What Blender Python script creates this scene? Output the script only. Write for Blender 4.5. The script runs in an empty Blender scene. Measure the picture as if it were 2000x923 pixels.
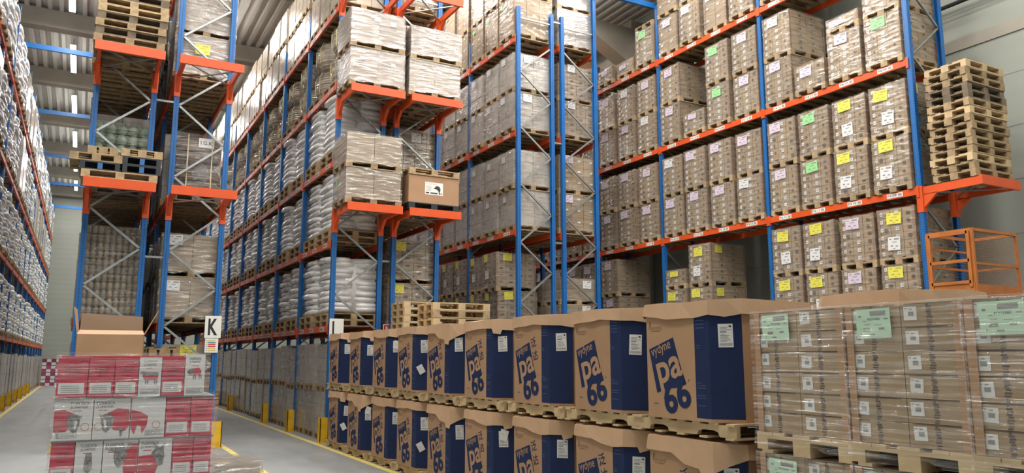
import bpy, math, random
from mathutils import Vector, Matrix
random.seed(11)
SC = bpy.context.scene
COL = SC.collection
PI = math.pi
# ------------------------------------------------------------------ materials
MATS = {}
def lk(nt, a, b): nt.links.new(a, b)
def pm(name, c, rough=.6, metal=0.0, var=0.0, scale=4.0, stretch=(1, 1, 1), coat=0.0, crough=.12, bump=0.0, bscale=20.0,
       bstretch=(1, 1, 1), objvar=0.0, emit=None, estr=0.0, holes=False, c2=None, cbump=0.0, spec=.5):
    m = bpy.data.materials.new(name); m.use_nodes = True
    nt = m.node_tree; N = nt.nodes; p = N['Principled BSDF']
    p.inputs['Roughness'].default_value = rough; p.inputs['Metallic'].default_value = metal
    p.inputs['Specular IOR Level'].default_value = spec
    p.inputs['Coat Weight'].default_value = coat; p.inputs['Coat Roughness'].default_value = crough
    tc = N.new('ShaderNodeTexCoord')
    def noise(sc, st, det=3):
        mp = N.new('ShaderNodeMapping'); mp.inputs['Scale'].default_value = st
        lk(nt, tc.outputs['Object'], mp.inputs['Vector'])
        n = N.new('ShaderNodeTexNoise'); n.inputs['Scale'].default_value = sc; n.inputs['Detail'].default_value = det
        lk(nt, mp.outputs['Vector'], n.inputs['Vector']); return n
    base = N.new('ShaderNodeRGB'); base.outputs[0].default_value = (*c, 1); out = base.outputs[0]
    if var > 0:
        n = noise(scale, stretch); mx = N.new('ShaderNodeMix'); mx.data_type = 'RGBA'
        cc = c2 if c2 else tuple(x * (1 - var) for x in c)
        mx.inputs['B'].default_value = (*cc, 1); lk(nt, out, mx.inputs['A'])
        rp = N.new('ShaderNodeValToRGB'); rp.color_ramp.elements[0].position = .38; rp.color_ramp.elements[1].position = .66
        lk(nt, n.outputs['Fac'], rp.inputs['Fac']); lk(nt, rp.outputs['Color'], mx.inputs['Factor']); out = mx.outputs['Result']
    if objvar > 0:
        oi = N.new('ShaderNodeObjectInfo'); mr = N.new('ShaderNodeMapRange')
        mr.inputs['To Min'].default_value = 1 - objvar; mr.inputs['To Max'].default_value = 1 + objvar * .6
        lk(nt, oi.outputs['Random'], mr.inputs['Value'])
        hs = N.new('ShaderNodeHueSaturation'); lk(nt, mr.outputs['Result'], hs.inputs['Value']); lk(nt, out, hs.inputs['Color']); out = hs.outputs['Color']
    if holes:
        sp = N.new('ShaderNodeSeparateXYZ'); lk(nt, tc.outputs['Object'], sp.inputs[0])
        def mth(op, a, b=None):
            q = N.new('ShaderNodeMath'); q.operation = op
            for i, v in enumerate((a, b)):
                if v is None: continue
                if isinstance(v, (int, float)): q.inputs[i].default_value = v
                else: lk(nt, v, q.inputs[i])
            return q.outputs[0]
        fz = mth('ABSOLUTE', mth('SUBTRACT', mth('FRACT', mth('DIVIDE', sp.outputs['Z'], .05)), .5))
        ay = mth('ABSOLUTE', mth('SUBTRACT', mth('ABSOLUTE', sp.outputs['Y']), .03))
        ax = mth('ABSOLUTE', sp.outputs['X'])
        hz = mth('LESS_THAN', fz, .24)
        h = mth('MULTIPLY', hz, mth('LESS_THAN', ay, .006))
        h2 = mth('MULTIPLY', hz, mth('LESS_THAN', ax, .007))
        h = mth('MAXIMUM', h, h2)
        mx = N.new('ShaderNodeMix'); mx.data_type = 'RGBA'; mx.inputs['B'].default_value = (.01, .02, .04, 1)
        lk(nt, out, mx.inputs['A']); lk(nt, h, mx.inputs['Factor']); out = mx.outputs['Result']
    lk(nt, out, p.inputs['Base Color'])
    if bump > 0:
        n = noise(bscale, bstretch, 4); b = N.new('ShaderNodeBump'); b.inputs['Strength'].default_value = bump; b.inputs['Distance'].default_value = .02
        lk(nt, n.outputs['Fac'], b.inputs['Height']); lk(nt, b.outputs['Normal'], p.inputs['Normal'])
    if cbump > 0:
        n = noise(bscale, bstretch, 4); b = N.new('ShaderNodeBump'); b.inputs['Strength'].default_value = cbump; b.inputs['Distance'].default_value = .02
        lk(nt, n.outputs['Fac'], b.inputs['Height']); lk(nt, b.outputs['Normal'], p.inputs['Coat Normal'])
    if emit:
        p.inputs['Emission Color'].default_value = (*emit, 1); p.inputs['Emission Strength'].default_value = estr
    MATS[name] = m; return m
def film_mat(name, tint, lo, hi, bs, st, rough=.13):
    m = bpy.data.materials.new(name); m.use_nodes = True
    nt = m.node_tree; N = nt.nodes; p = N['Principled BSDF']; o = N['Material Output']
    p.inputs['Base Color'].default_value = (*tint, 1); p.inputs['Roughness'].default_value = rough; p.inputs['Specular IOR Level'].default_value = .9; p.inputs['Metallic'].default_value = .5
    tc = N.new('ShaderNodeTexCoord'); oi = N.new('ShaderNodeObjectInfo')
    mp = N.new('ShaderNodeMapping'); mp.inputs['Scale'].default_value = st; mp.inputs['Rotation'].default_value = (.12, .1, 0)
    vm = N.new('ShaderNodeVectorMath'); vm.operation = 'ADD'
    lk(nt, tc.outputs['Object'], vm.inputs[0]); lk(nt, oi.outputs['Random'], vm.inputs[1]); lk(nt, vm.outputs[0], mp.inputs['Vector'])
    n = N.new('ShaderNodeTexNoise'); n.inputs['Scale'].default_value = bs; n.inputs['Detail'].default_value = 4; n.inputs['Distortion'].default_value = .5
    lk(nt, mp.outputs['Vector'], n.inputs['Vector'])
    b = N.new('ShaderNodeBump'); b.inputs['Strength'].default_value = .8; b.inputs['Distance'].default_value = .03
    lk(nt, n.outputs['Fac'], b.inputs['Height']); lk(nt, b.outputs['Normal'], p.inputs['Normal'])
    mr = N.new('ShaderNodeMapRange'); mr.inputs['From Min'].default_value = .42; mr.inputs['From Max'].default_value = .72
    mr.inputs['To Min'].default_value = lo; mr.inputs['To Max'].default_value = hi; lk(nt, n.outputs['Fac'], mr.inputs['Value'])
    t = N.new('ShaderNodeBsdfTransparent'); mx = N.new('ShaderNodeMixShader')
    lk(nt, mr.outputs['Result'], mx.inputs['Fac']); lk(nt, t.outputs[0], mx.inputs[1]); lk(nt, p.outputs[0], mx.inputs[2])
    lk(nt, mx.outputs[0], o.inputs['Surface']); MATS[name] = m
pm('kraft', (.37, .27, .165), .7, var=.12, scale=3, objvar=.1)
pm('kraft_bin', (.43, .255, .14), .66, var=.1, scale=2.5, objvar=.06)
pm('kraft_lid', (.56, .36, .215), .6, var=.08, scale=4, objvar=.06)
pm('kraft_dull', (.35, .27, .19), .6, var=.15, scale=3, objvar=.16, coat=.6, crough=.16, cbump=.5, bscale=6, bstretch=(1, 1, 6))
pm('kraft_edge', (.26, .165, .10), .7, var=.15, objvar=.15)
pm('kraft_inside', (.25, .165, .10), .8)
pm('grey_load', (.46, .425, .385), .5, var=.3, scale=6, stretch=(1, 1, .5), objvar=.18, coat=.8, crough=.15, cbump=.7, bscale=7, bstretch=(1, 1, 3))
pm('bright_load', (.43, .355, .27), .5, var=.2, scale=6, objvar=.12, coat=.8, crough=.12, cbump=.7, bscale=8, bstretch=(1, 1, 2))
pm('groove', (.09, .06, .04), .9)
pm('mark', (.10, .08, .07), .7)
pm('ink', (.02, .02, .022), .6)
pm('ink_soft', (.20, .13, .08), .7)
pm('grey_ink', (.25, .26, .25), .7)
pm('paper', (.72, .72, .71), .5, objvar=.05)
pm('yellow_paper', (.76, .70, .10), .5, objvar=.06)
pm('lilac_paper', (.66, .55, .66), .5)
pm('green_paper', (.30, .66, .27), .5)
pm('mint_paper', (.52, .74, .57), .5)
pm('blue_print', (.011, .024, .085), .6, var=.12, scale=6, spec=.25)
pm('blue_faint', (.05, .08, .2), .5)
pm('wood', (.45, .32, .175), .75, var=.35, scale=5, stretch=(2, 2, 2), objvar=.22, bump=.15, bscale=40)
pm('wood_fresh', (.62, .46, .26), .7, var=.2, scale=5, objvar=.1)
pm('wood_grey', (.22, .165, .11), .85, var=.4, scale=6, objvar=.25)
pm('plastic_dark', (.02, .025, .03), .45)
pm('plastic_blue', (.03, .13, .36), .45)
pm('steel_blue', (.012, .135, .42), .38, var=.12, scale=3, holes=True)
pm('blue_plain', (.012, .135, .42), .38, var=.12, scale=3)
pm('orange', (.72, .095, .018), .38, var=.12, scale=2.5)
pm('orange_cage', (.50, .165, .035), .45, var=.2, scale=4)
pm('galv', (.42, .44, .43), .38, metal=.75, var=.2, scale=8)
pm('galv_mesh', (.35, .2, .12), .5, metal=.3)
pm('yellow', (.80, .47, .015), .5, var=.2, scale=6)
pm('yellow_line', (.80, .62, .13), .6, var=.22, scale=9, c2=(.62, .52, .22))
pm('sack', (.80, .80, .80), .35, var=.12, scale=5, coat=.9, crough=.14, bump=.35, bscale=9, objvar=.08)
pm('sack_flat', (.66, .64, .60), .35, var=.12, scale=5, coat=.9, crough=.14, bump=.5, bscale=7, bstretch=(1, 1, 4), objvar=.08)
pm('coil', (.50, .44, .36), .45, var=.35, scale=5, stretch=(1, 1, 8), coat=.9, crough=.16, bump=.5, bscale=5, bstretch=(1, 1, 6), objvar=.16)
pm('coil_brown', (.27, .20, .145), .5, var=.6, scale=2.5, stretch=(1, 1, 3), coat=.6, crough=.2, c2=(.09, .075, .06))
pm('coil_dark', (.10, .09, .08), .5, coat=.5)
pm('strap', (.52, .46, .24), .5)
pm('olive', (.42, .39, .08), .6)
pm('pot_green', (.17, .26, .18), .45, var=.15, objvar=.1, coat=.4)
pm('jar_brown', (.27, .215, .14), .5, var=.3, objvar=.2, coat=.5)
pm('dark_shade', (.05, .04, .035), .8)
pm('carton_red', (.55, .035, .075), .4, var=.1, scale=4)
pm('carton_red_ink', (.26, .015, .04), .5)
pm('carton_white', (.68, .68, .66), .4)
pm('jumper_red', (.50, .05, .075), .5)
pm('animal_grey', (.12, .12, .12), .6, var=.5, scale=40, c2=(.3, .3, .3))
pm('slip_grey', (.17, .20, .20), .4)
pm('sign_white', (.80, .80, .76), .4)
pm('teal', (.02, .22, .30), .5)
pm('red', (.60, .02, .02), .5)
pm('magenta', (.38, .05, .16), .5, objvar=.5)
pm('concrete', (.42, .385, .32), .85, var=.15, scale=1.2)
pm('deck', (.66, .65, .60), .5, var=.08, scale=1.5)
pm('pipe', (.02, .02, .022), .5)
pm('fixture', (.6, .6, .6), .4)
pm('tube', (1, 1, 1), .4, emit=(1, .97, .93), estr=12)
film_mat('film', (.80, .77, .70), .05, .5, 3.0, (1, 1, 6))
film_mat('film_near', (.80, .78, .76), .03, .4, 2.6, (.6, .6, 18), .10)
film_mat('film_milky', (.74, .72, .70), .22, .7, 3.5, (1, 1, 6), .15)
# floor and wall panels
def floor_mat():
    m = pm('floor', (.335, .345, .345), .36, var=.3, scale=.9, stretch=(1, .35, 1), c2=(.265, .275, .275), spec=.4)
    nt = m.node_tree; N = nt.nodes; p = N['Principled BSDF']; tc = N.new('ShaderNodeTexCoord')
    n = N.new('ShaderNodeTexNoise'); n.inputs['Scale'].default_value = 1.3; n.inputs['Detail'].default_value = 6
    mr = N.new('ShaderNodeMapRange'); mr.inputs['To Min'].default_value = .22; mr.inputs['To Max'].default_value = .55
    lk(nt, tc.outputs['Object'], n.inputs['Vector']); lk(nt, n.outputs['Fac'], mr.inputs['Value']); lk(nt, mr.outputs['Result'], p.inputs['Roughness'])
floor_mat()
def wall_mat(name, c):
    m = pm(name, c, .55, var=.05, scale=.6)
    nt = m.node_tree; N = nt.nodes; p = N['Principled BSDF']; tc = N.new('ShaderNodeTexCoord')
    w = N.new('ShaderNodeTexWave'); w.bands_direction = 'Z'; w.inputs['Scale'].default_value = .9; w.inputs['Distortion'].default_value = .0
    b = N.new('ShaderNodeBump'); b.inputs['Strength'].default_value = .12; b.inputs['Distance'].default_value = .02
    lk(nt, tc.outputs['Object'], w.inputs['Vector']); lk(nt, w.outputs['Fac'], b.inputs['Height']); lk(nt, b.outputs['Normal'], p.inputs['Normal'])
wall_mat('wall_panel', (.37, .39, .34))
# ------------------------------------------------------------------ mesh builder
I4 = Matrix.Identity(4)
TXT = {}
def text2d(s, bold=0.0):
    k = (s, bold)
    if k in TXT: return TXT[k]
    c = bpy.data.curves.new('glyph', 'FONT'); c.body = s; c.resolution_u = 3; c.offset = bold
    o = bpy.data.objects.new('glyph', c); COL.objects.link(o)
    e = o.evaluated_get(bpy.context.evaluated_depsgraph_get()); me = e.to_mesh()
    v = [(a.co.x, a.co.y) for a in me.vertices]; f = [tuple(p.vertices) for p in me.polygons]
    e.to_mesh_clear(); bpy.data.objects.remove(o); bpy.data.curves.remove(c)
    xs = [a[0] for a in v]; ys = [a[1] for a in v]
    TXT[k] = (v, f, min(xs), max(xs), min(ys), max(ys)); return TXT[k]
class MB:
    def __init__(s): s.v = []; s.f = []; s.m = []
    def add(s, vs, fs, m=0, M=None):
        b = len(s.v)
        s.v += [tuple(M @ Vector(q)) for q in vs] if M else [tuple(q) for q in vs]
        s.f += [tuple(b + i for i in f) for f in fs]; s.m += [m] * len(fs); return s
    def box(s, x0, y0, z0, x1, y1, z1, m=0, M=None):
        return s.add([(x0, y0, z0), (x1, y0, z0), (x1, y1, z0), (x0, y1, z0), (x0, y0, z1), (x1, y0, z1), (x1, y1, z1), (x0, y1, z1)],
                     [(0, 3, 2, 1), (4, 5, 6, 7), (0, 1, 5, 4), (1, 2, 6, 5), (2, 3, 7, 6), (3, 0, 4, 7)], m, M)
    def prism(s, pts, vec, m=0, M=None):
        n = len(pts); vec = Vector(vec)
        vs = [Vector(p) for p in pts] + [Vector(p) + vec for p in pts]
        return s.add(vs, [tuple(range(n))[::-1], tuple(range(n, 2 * n))] + [(i, (i + 1) % n, n + (i + 1) % n, n + i) for i in range(n)], m, M)
    def sheet(s, o, r, u, w, h, m=0, M=None):      # flat rectangle at corner o, along r (w) and u (h)
        o, r, u = Vector(o), Vector(r), Vector(u)
        return s.add([o, o + r * w, o + r * w + u * h, o + u * h], [(0, 1, 2, 3)], m, M)
    def poly(s, pts, o, r, u, m=0, sc=1):
        o, r, u = Vector(o), Vector(r), Vector(u)
        return s.add([o + r * a * sc + u * b * sc for a, b in pts], [tuple(range(len(pts)))], m)
    def text(s, t, o, r, u, h=None, w=None, m=0, bold=0.0):
        v, f, x0, x1, y0, y1 = text2d(t, bold); o, r, u = Vector(o), Vector(r), Vector(u)
        sy = h / (y1 - y0) if h else None; sx = w / (x1 - x0) if w else None
        sy = sy or sx; sx = sx or sy
        return s.add([o + r * (a - x0) * sx + u * (b - y0) * sy for a, b in v], f, m)
    def tube(s, pts, r, n=8, m=0):
        pts = [Vector(p) for p in pts]
        for a, b in zip(pts[:-1], pts[1:]):
            d = (b - a).normalized(); q = d.cross(Vector((0, 0, 1)))
            if q.length < .01: q = d.cross(Vector((1, 0, 0)))
            q.normalize(); w = d.cross(q)
            ring = [(q * math.cos(2 * PI * i / n) + w * math.sin(2 * PI * i / n)) * r for i in range(n)]
            s.add([a + c for c in ring] + [b + c for c in ring], [(i, (i + 1) % n, n + (i + 1) % n, n + i) for i in range(n)] + [tuple(range(n))[::-1], tuple(range(n, 2 * n))], m)
        return s
    def bar(s, a, b, w, h, m=0):                   # rectangular bar from a to b
        a, b = Vector(a), Vector(b); d = (b - a).normalized(); up = Vector((0, 0, 1))
        if abs(d.z) > .95: up = Vector((0, 1, 0))
        q = d.cross(up).normalized(); t = q.cross(d)
        c = [q * w / 2 + t * h / 2, -q * w / 2 + t * h / 2, -q * w / 2 - t * h / 2, q * w / 2 - t * h / 2]
        return s.add([a + k for k in c] + [b + k for k in c], [(3, 2, 1, 0), (4, 5, 6, 7), (0, 1, 5, 4), (1, 2, 6, 5), (2, 3, 7, 6), (3, 0, 4, 7)], m)
    def lathe(s, prof, n=12, o=(0, 0, 0), m=0, sx=1, sy=1):
        vs = []; fs = []
        for r, z in prof:
            for i in range(n):
                a = 2 * PI * i / n; vs.append((o[0] + r * sx * math.cos(a), o[1] + r * sy * math.sin(a), o[2] + z))
        for k in range(len(prof) - 1):
            for i in range(n):
                j = (i + 1) % n; fs.append((k * n + i, k * n + j, (k + 1) * n + j, (k + 1) * n + i))
        fs.append(tuple(range(n))[::-1]); fs.append(tuple(range((len(prof) - 1) * n, len(prof) * n)))
        return s.add(vs, fs, m)
    def mesh(s, name, mats, smooth=False):
        me = bpy.data.meshes.new(name); me.from_pydata(s.v, [], s.f)
        for q in mats: me.materials.append(MATS[q])
        me.polygons.foreach_set('material_index', s.m)
        if smooth: me.polygons.foreach_set('use_smooth', [True] * len(s.f))
        me.update(); return me
def put(name, me, parent=None, loc=(0, 0, 0), rot=(0, 0, 0)):
    o = bpy.data.objects.new(name, me); COL.objects.link(o); o.parent = parent; o.location = loc; o.rotation_euler = rot; return o
LABELS = {}
def tag(o, label, cat, group=None):
    n = len(label.split()); assert 4 <= n <= 16, (n, label)
    o['label'] = label; o['category'] = cat
    LABELS.setdefault(label, []).append(o)
    if group: o['group'] = group
    return o
def thing(name, label, cat, loc=(0, 0, 0), rz=0.0, group=None):
    o = put(name, None, None, loc, (0, 0, rz)); o.empty_display_size = .2; return tag(o, label, cat, group)
def struct(name, me, loc=(0, 0, 0)):
    o = put(name, me, None, loc); o['kind'] = 'structure'; return o
CACHE = {}
def cached(key, fn):
    if key not in CACHE: CACHE[key] = fn()
    return CACHE[key]
ORD = ['', 'first', 'second', 'third', 'fourth', 'fifth', 'sixth', 'seventh', 'eighth', 'ninth', 'tenth', 'eleventh', 'twelfth', 'thirteenth', 'fourteenth',
       'fifteenth', 'sixteenth', 'seventeenth', 'eighteenth', 'nineteenth', 'twentieth'] + ['twenty-' + q for q in ('first', 'second', 'third', 'fourth', 'fifth', 'sixth', 'seventh', 'eighth', 'ninth')] + \
      ['thirtieth'] + ['thirty-' + q for q in ('first', 'second', 'third', 'fourth', 'fifth', 'sixth', 'seventh', 'eighth', 'ninth')] + ['fortieth'] + ['forty-' + q for q in ('first', 'second', 'third', 'fourth', 'fifth')]
R = random.Random(5)
# ------------------------------------------------------------------ pallets
def euro_pallet(mat='wood', dx=1.2, dy=.8):        # long side along x
    def f():
        b = MB(); hx, hy = dx / 2, dy / 2
        for y in (-hy, -.0725, hy - .145): b.box(-hx, y, 0, hx, y + (.1 if abs(y) > .2 and dy < .9 else .145), .022)
        for x in (-hx, -.0725, hx - .145):
            for y, w in ((-hy, .1), (-.0725, .145), (hy - .1, .1)): b.box(x, y, .022, x + .145, y + w, .1)
            b.box(x, -hy, .1, x + .145, hy, .122)
        for i, (c, w) in enumerate(((-hy, .145), (-hy / 2 - .05, .1), (-.0725, .145), (hy / 2 - .05, .1), (hy - .145, .145))): b.box(-hx, c, .122, hx, c + w, .144)
        return b.mesh('pallet', [mat])
    return cached(('pal', mat, dx, dy), f)
def notched_pallet():                               # stringers along y with fork notches
    def f():
        b = MB()
        for x in (-.53, -.02, .49):
            pts = [(-.61, .015), (-.43, .015), (-.41, .05), (-.36, .062), (-.24, .062), (-.19, .05), (-.17, .015), (.17, .015), (.19, .05), (.24, .062), (.36, .062), (.41, .05), (.43, .015), (.61, .015), (.61, .105), (-.61, .105)]
            b.prism([(x, y, z) for y, z in pts], (.04, 0, 0))
        for y in (-.61, -.42, -.23, -.045, .14, .33, .515): b.box(-.55, y, .105, .53, y + .09, .122)
        for y in (-.61, -.32, -.05, .23, .515): b.box(-.56, y, 0, .53, y + .09, .015)
        return b.mesh('pallet', ['wood_fresh'])
    return cached('npal', f)
# ------------------------------------------------------------------ load bodies (front face = -x, width along y)
def cartons(dx, dy, h, rows, ny, nx, style, seed, base='kraft'):
    def f():
        r = random.Random(seed); b = MB(); w, d, t = dy / ny, dx / nx, h / rows
        b.box(-dx / 2 + .02, -dy / 2 + .02, .01, dx / 2 - .02, dy / 2 - .02, h - .02, 1)
        for k in range(rows):
            for j in range(ny):
                for i in range(nx):
                    if 0 < i < nx - 1 and 0 < j < ny - 1 and k < rows - 1: continue
                    g = .0065; q = r.uniform(-.003, .003); p = r.uniform(-.003, .003)
                    x0 = -dx / 2 + i * d + g + p; y0 = -dy / 2 + j * w + g + q; z0 = k * t + .001
                    b.box(x0, y0, z0, x0 + d - 2 * g, y0 + w - 2 * g, z0 + t - .006, 0)
        X = -dx / 2 - .003; Y = -dy / 2 - .003
        for k in range(rows):
            zc = k * t
            if style == 'lab':
                for yy in (dy / 2 - .03, .02):
                    s = min(.075, t * .55); b.sheet((X - .002, yy, zc + t * .25), (0, -1, 0), (0, 0, 1), s, s, 2); b.sheet((X - .003, yy - s * .4, zc + t * .25 + s * .35), (0, -1, 0), (0, 0, 1), s * .4, s * .3, 4)
                for yy in (dy / 2 - .15, -.22):
                    b.sheet((X - .002, yy + r.uniform(-.02, .02), zc + t * r.uniform(.1, .4)), (0, -1, 0), (0, 0, 1), r.uniform(.03, .09), t * r.uniform(.25, .5), 3)
                for xx in (-.25, .15): b.sheet((xx, Y - .002, zc + t * .3), (1, 0, 0), (0, 0, 1), .06, .05, 3)
            elif style == 'win':
                for yy in [dy / 2 - (q + .35) * w for q in range(ny)]: b.sheet((X - .002, yy, zc + t * .5), (0, -1, 0), (0, 0, 1), w * .35, t * .22, 3)
                for xx in [-dx / 2 + (q + .3) * d for q in range(nx)]: b.sheet((xx, Y - .002, zc + t * .5), (1, 0, 0), (0, 0, 1), d * .35, t * .22, 3)
            elif style == 'big':
                for yy in [dy / 2 - (q + .2) * w for q in range(ny)]: b.sheet((X - .002, yy, zc + t * .55), (0, -1, 0), (0, 0, 1), .08, .05, 2)
                for xx in [-dx / 2 + (q + .5) * d for q in range(nx)]: b.sheet((xx, Y - .002, zc + t * .55), (1, 0, 0), (0, 0, 1), .09, .05, 2)
        return b.mesh('carton_stack', [base, 'groove', 'paper', 'mark', 'grey_ink'])
    return cached(('car', dx, dy, h, rows, ny, nx, style, seed, base), f)
def boards(dx, dy, h):
    def f():
        b = MB(); a, w, e = .05, .006, .004
        for sx in (-1, 1):
            for sy in (-1, 1):
                X, Y = sx * (dx / 2 + e), sy * (dy / 2 + e)
                b.box(min(X, X + sx * w), min(Y, Y - sy * a), 0, max(X, X + sx * w), max(Y, Y - sy * a), h)
                b.box(min(X, X - sx * a), min(Y, Y + sy * w), 0, max(X, X - sx * a), max(Y, Y + sy * w), h)
        return b.mesh('corner_board', ['kraft_edge'])
    return cached(('brd', dx, dy, h), f)
def film(dx, dy, h, seed, mat='film', low=-.05, amp=.007, top=True):
    def f():
        r = random.Random(seed); b = MB(); n = 9; nz = 12; ring = []
        hx, hy = dx / 2 + .014, dy / 2 + .014
        for i in range(n): ring.append((-hx, hy - 2 * hy * i / n, -1, 0))
        for i in range(n): ring.append((-hx + 2 * hx * i / n, -hy, 0, -1))
        for i in range(n): ring.append((hx, -hy + 2 * hy * i / n, 1, 0))
        for i in range(n): ring.append((hx - 2 * hx * i / n, hy, 0, 1))
        L = len(ring); vs = []; fs = []
        for k in range(nz + 1):
            z = low + (h + .012 - low) * k / nz
            for i, (x, y, nx_, ny_) in enumerate(ring):
                a = r.uniform(0, amp) + (.010 if k == 0 else 0); c = 0 if i % n else .0
                vs.append((x + nx_ * a, y + ny_ * a, z + r.uniform(-.01, .01) * (0 < k < nz) + (r.uniform(-.03, .02) if k == 0 else 0)))
        for k in range(nz):
            for i in range(L): fs.append((k * L + i, k * L + (i + 1) % L, (k + 1) * L + (i + 1) % L, (k + 1) * L + i))
        if top: fs.append(tuple(range(nz * L, (nz + 1) * L)))
        b.add(vs, fs); return b.mesh('stretch_wrap', [mat])
    return cached(('film', dx, dy, h, seed, mat, low, amp, top), f)
def bags(dx, dy, h, layers, seed, mat='sack'):
    def f():
        r = random.Random(seed); b = MB(); t = h / layers
        def bag(cx, cy, cz, a, bb, c, tilt=0):
            n = 12; m = 5; vs = []; fs = []
            for k in range(m + 1):
                ph = -PI / 2 + PI * k / m; cz_, cr = math.sin(ph), max(math.cos(ph), .02) ** .26
                for i in range(n):
                    th = 2 * PI * (i + .5) / n; ct, st = math.cos(th), math.sin(th); e = 1 / max(abs(ct), abs(st)) ** .7
                    vs.append((cx + a * cr * ct * e, cy + bb * cr * st * e, cz + c * math.copysign(abs(cz_) ** .7, cz_) + tilt * bb * cr * st * e))
            for k in range(m):
                for i in range(n): fs.append((k * n + i, k * n + (i + 1) % n, (k + 1) * n + (i + 1) % n, (k + 1) * n + i))
            fs.append(tuple(range(n))[::-1]); fs.append(tuple(range(m * n, m * n + n))); b.add(vs, fs)
        for k in range(layers):
            z = (k + .5) * t; sh = r.uniform(-.02, .02)
            rows = [(-dx / 4, dx / 4 * 1.0, 1), (dx / 4, dx / 4 * 1.0, 1)]; tl = (.05 if k % 2 else -.05) * r.uniform(.3, 1.3)
            for cx, a, n in rows:
                for j in range(n):
                    cy = -dy / 2 + (j + .5) * dy / n
                    bag(cx + sh + r.uniform(-.03, .03), cy + r.uniform(-.01, .01), z + r.uniform(-.006, .006), a * .97, dy / n / 2 * r.uniform(.94, 1.0), t * .58, tl)
        b.box(-dx / 2 + .1, -dy / 2 + .1, .02, dx / 2 - .1, dy / 2 - .1, h - .05)
        return b.mesh('sack_stack', [mat], True)
    return cached(('bag', dx, dy, h, layers, seed, mat), f)
def coil(rad, h, seed, n=22, mat='coil'):
    def f():
        r = random.Random(seed); b = MB(); pr = [(rad * .4, 0)]; K = 12
        for k in range(K + 1):
            z = h * k / K; e = 1 - abs(2 * k / K - 1) ** 3.2
            for q in (0, .5):
                if k == K and q: continue
                pr.append((rad * (.62 + .38 * e) + (.012 if q else 0) + r.uniform(-.008, .008), z + q * h / K))
        pr.append((rad * .4, h))
        b.lathe(pr, n); return b.mesh('wrapped_coil', [mat], False)
    return cached(('coil', rad, h, seed), f)
def coil_strap(rad, h):
    def f():
        b = MB()
        for a in (200, 245, 165):
            c, s = math.cos(math.radians(a)), math.sin(math.radians(a)); q = rad * 1.02
            pts = [(q * .5 * c, q * .5 * s, h + .012), (q * .9 * c, q * .9 * s, h - .04), (q * 1.02 * c, q * 1.02 * s, h * .75), (q * 1.02 * c, q * 1.02 * s, h * .25), (q * .9 * c, q * .9 * s, .04)]
            for p0, p1 in zip(pts[:-1], pts[1:]): b.bar(p0, p1, .025, .006)
        return b.mesh('strap', ['strap'])
    return cached(('strap', rad, h), f)
def note(color, w=.2, h=.2, side='x'):
    """a printed sheet lying in the plane of the load face"""
    def f():
        b = MB(); r_, u = ((0, -1, 0) if side == 'x' else (1, 0, 0)), (0, 0, 1); n = Vector((-1, 0, 0)) if side == 'x' else Vector((0, -1, 0)); rr = Vector(r_)
        b.sheet((0, 0, 0), r_, u, w, h, 0)
        for a, c, ww, hh in ((.1, .8, .18, .07), (.5, .78, .4, .12), (.35, .58, .35, .06), (.22, .28, .2, .1), (.62, .26, .2, .08), (.4, .1, .2, .05)):
            b.sheet(tuple(rr * w * a + Vector((0, 0, h * c)) + n * .0012), r_, u, w * ww, h * hh, 1)
        return b.mesh('delivery_note', [color, 'grey_ink' if color != 'yellow_paper' else 'olive'])
    return cached(('note', color, w, h, side), f)
CUT = [0]
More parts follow.
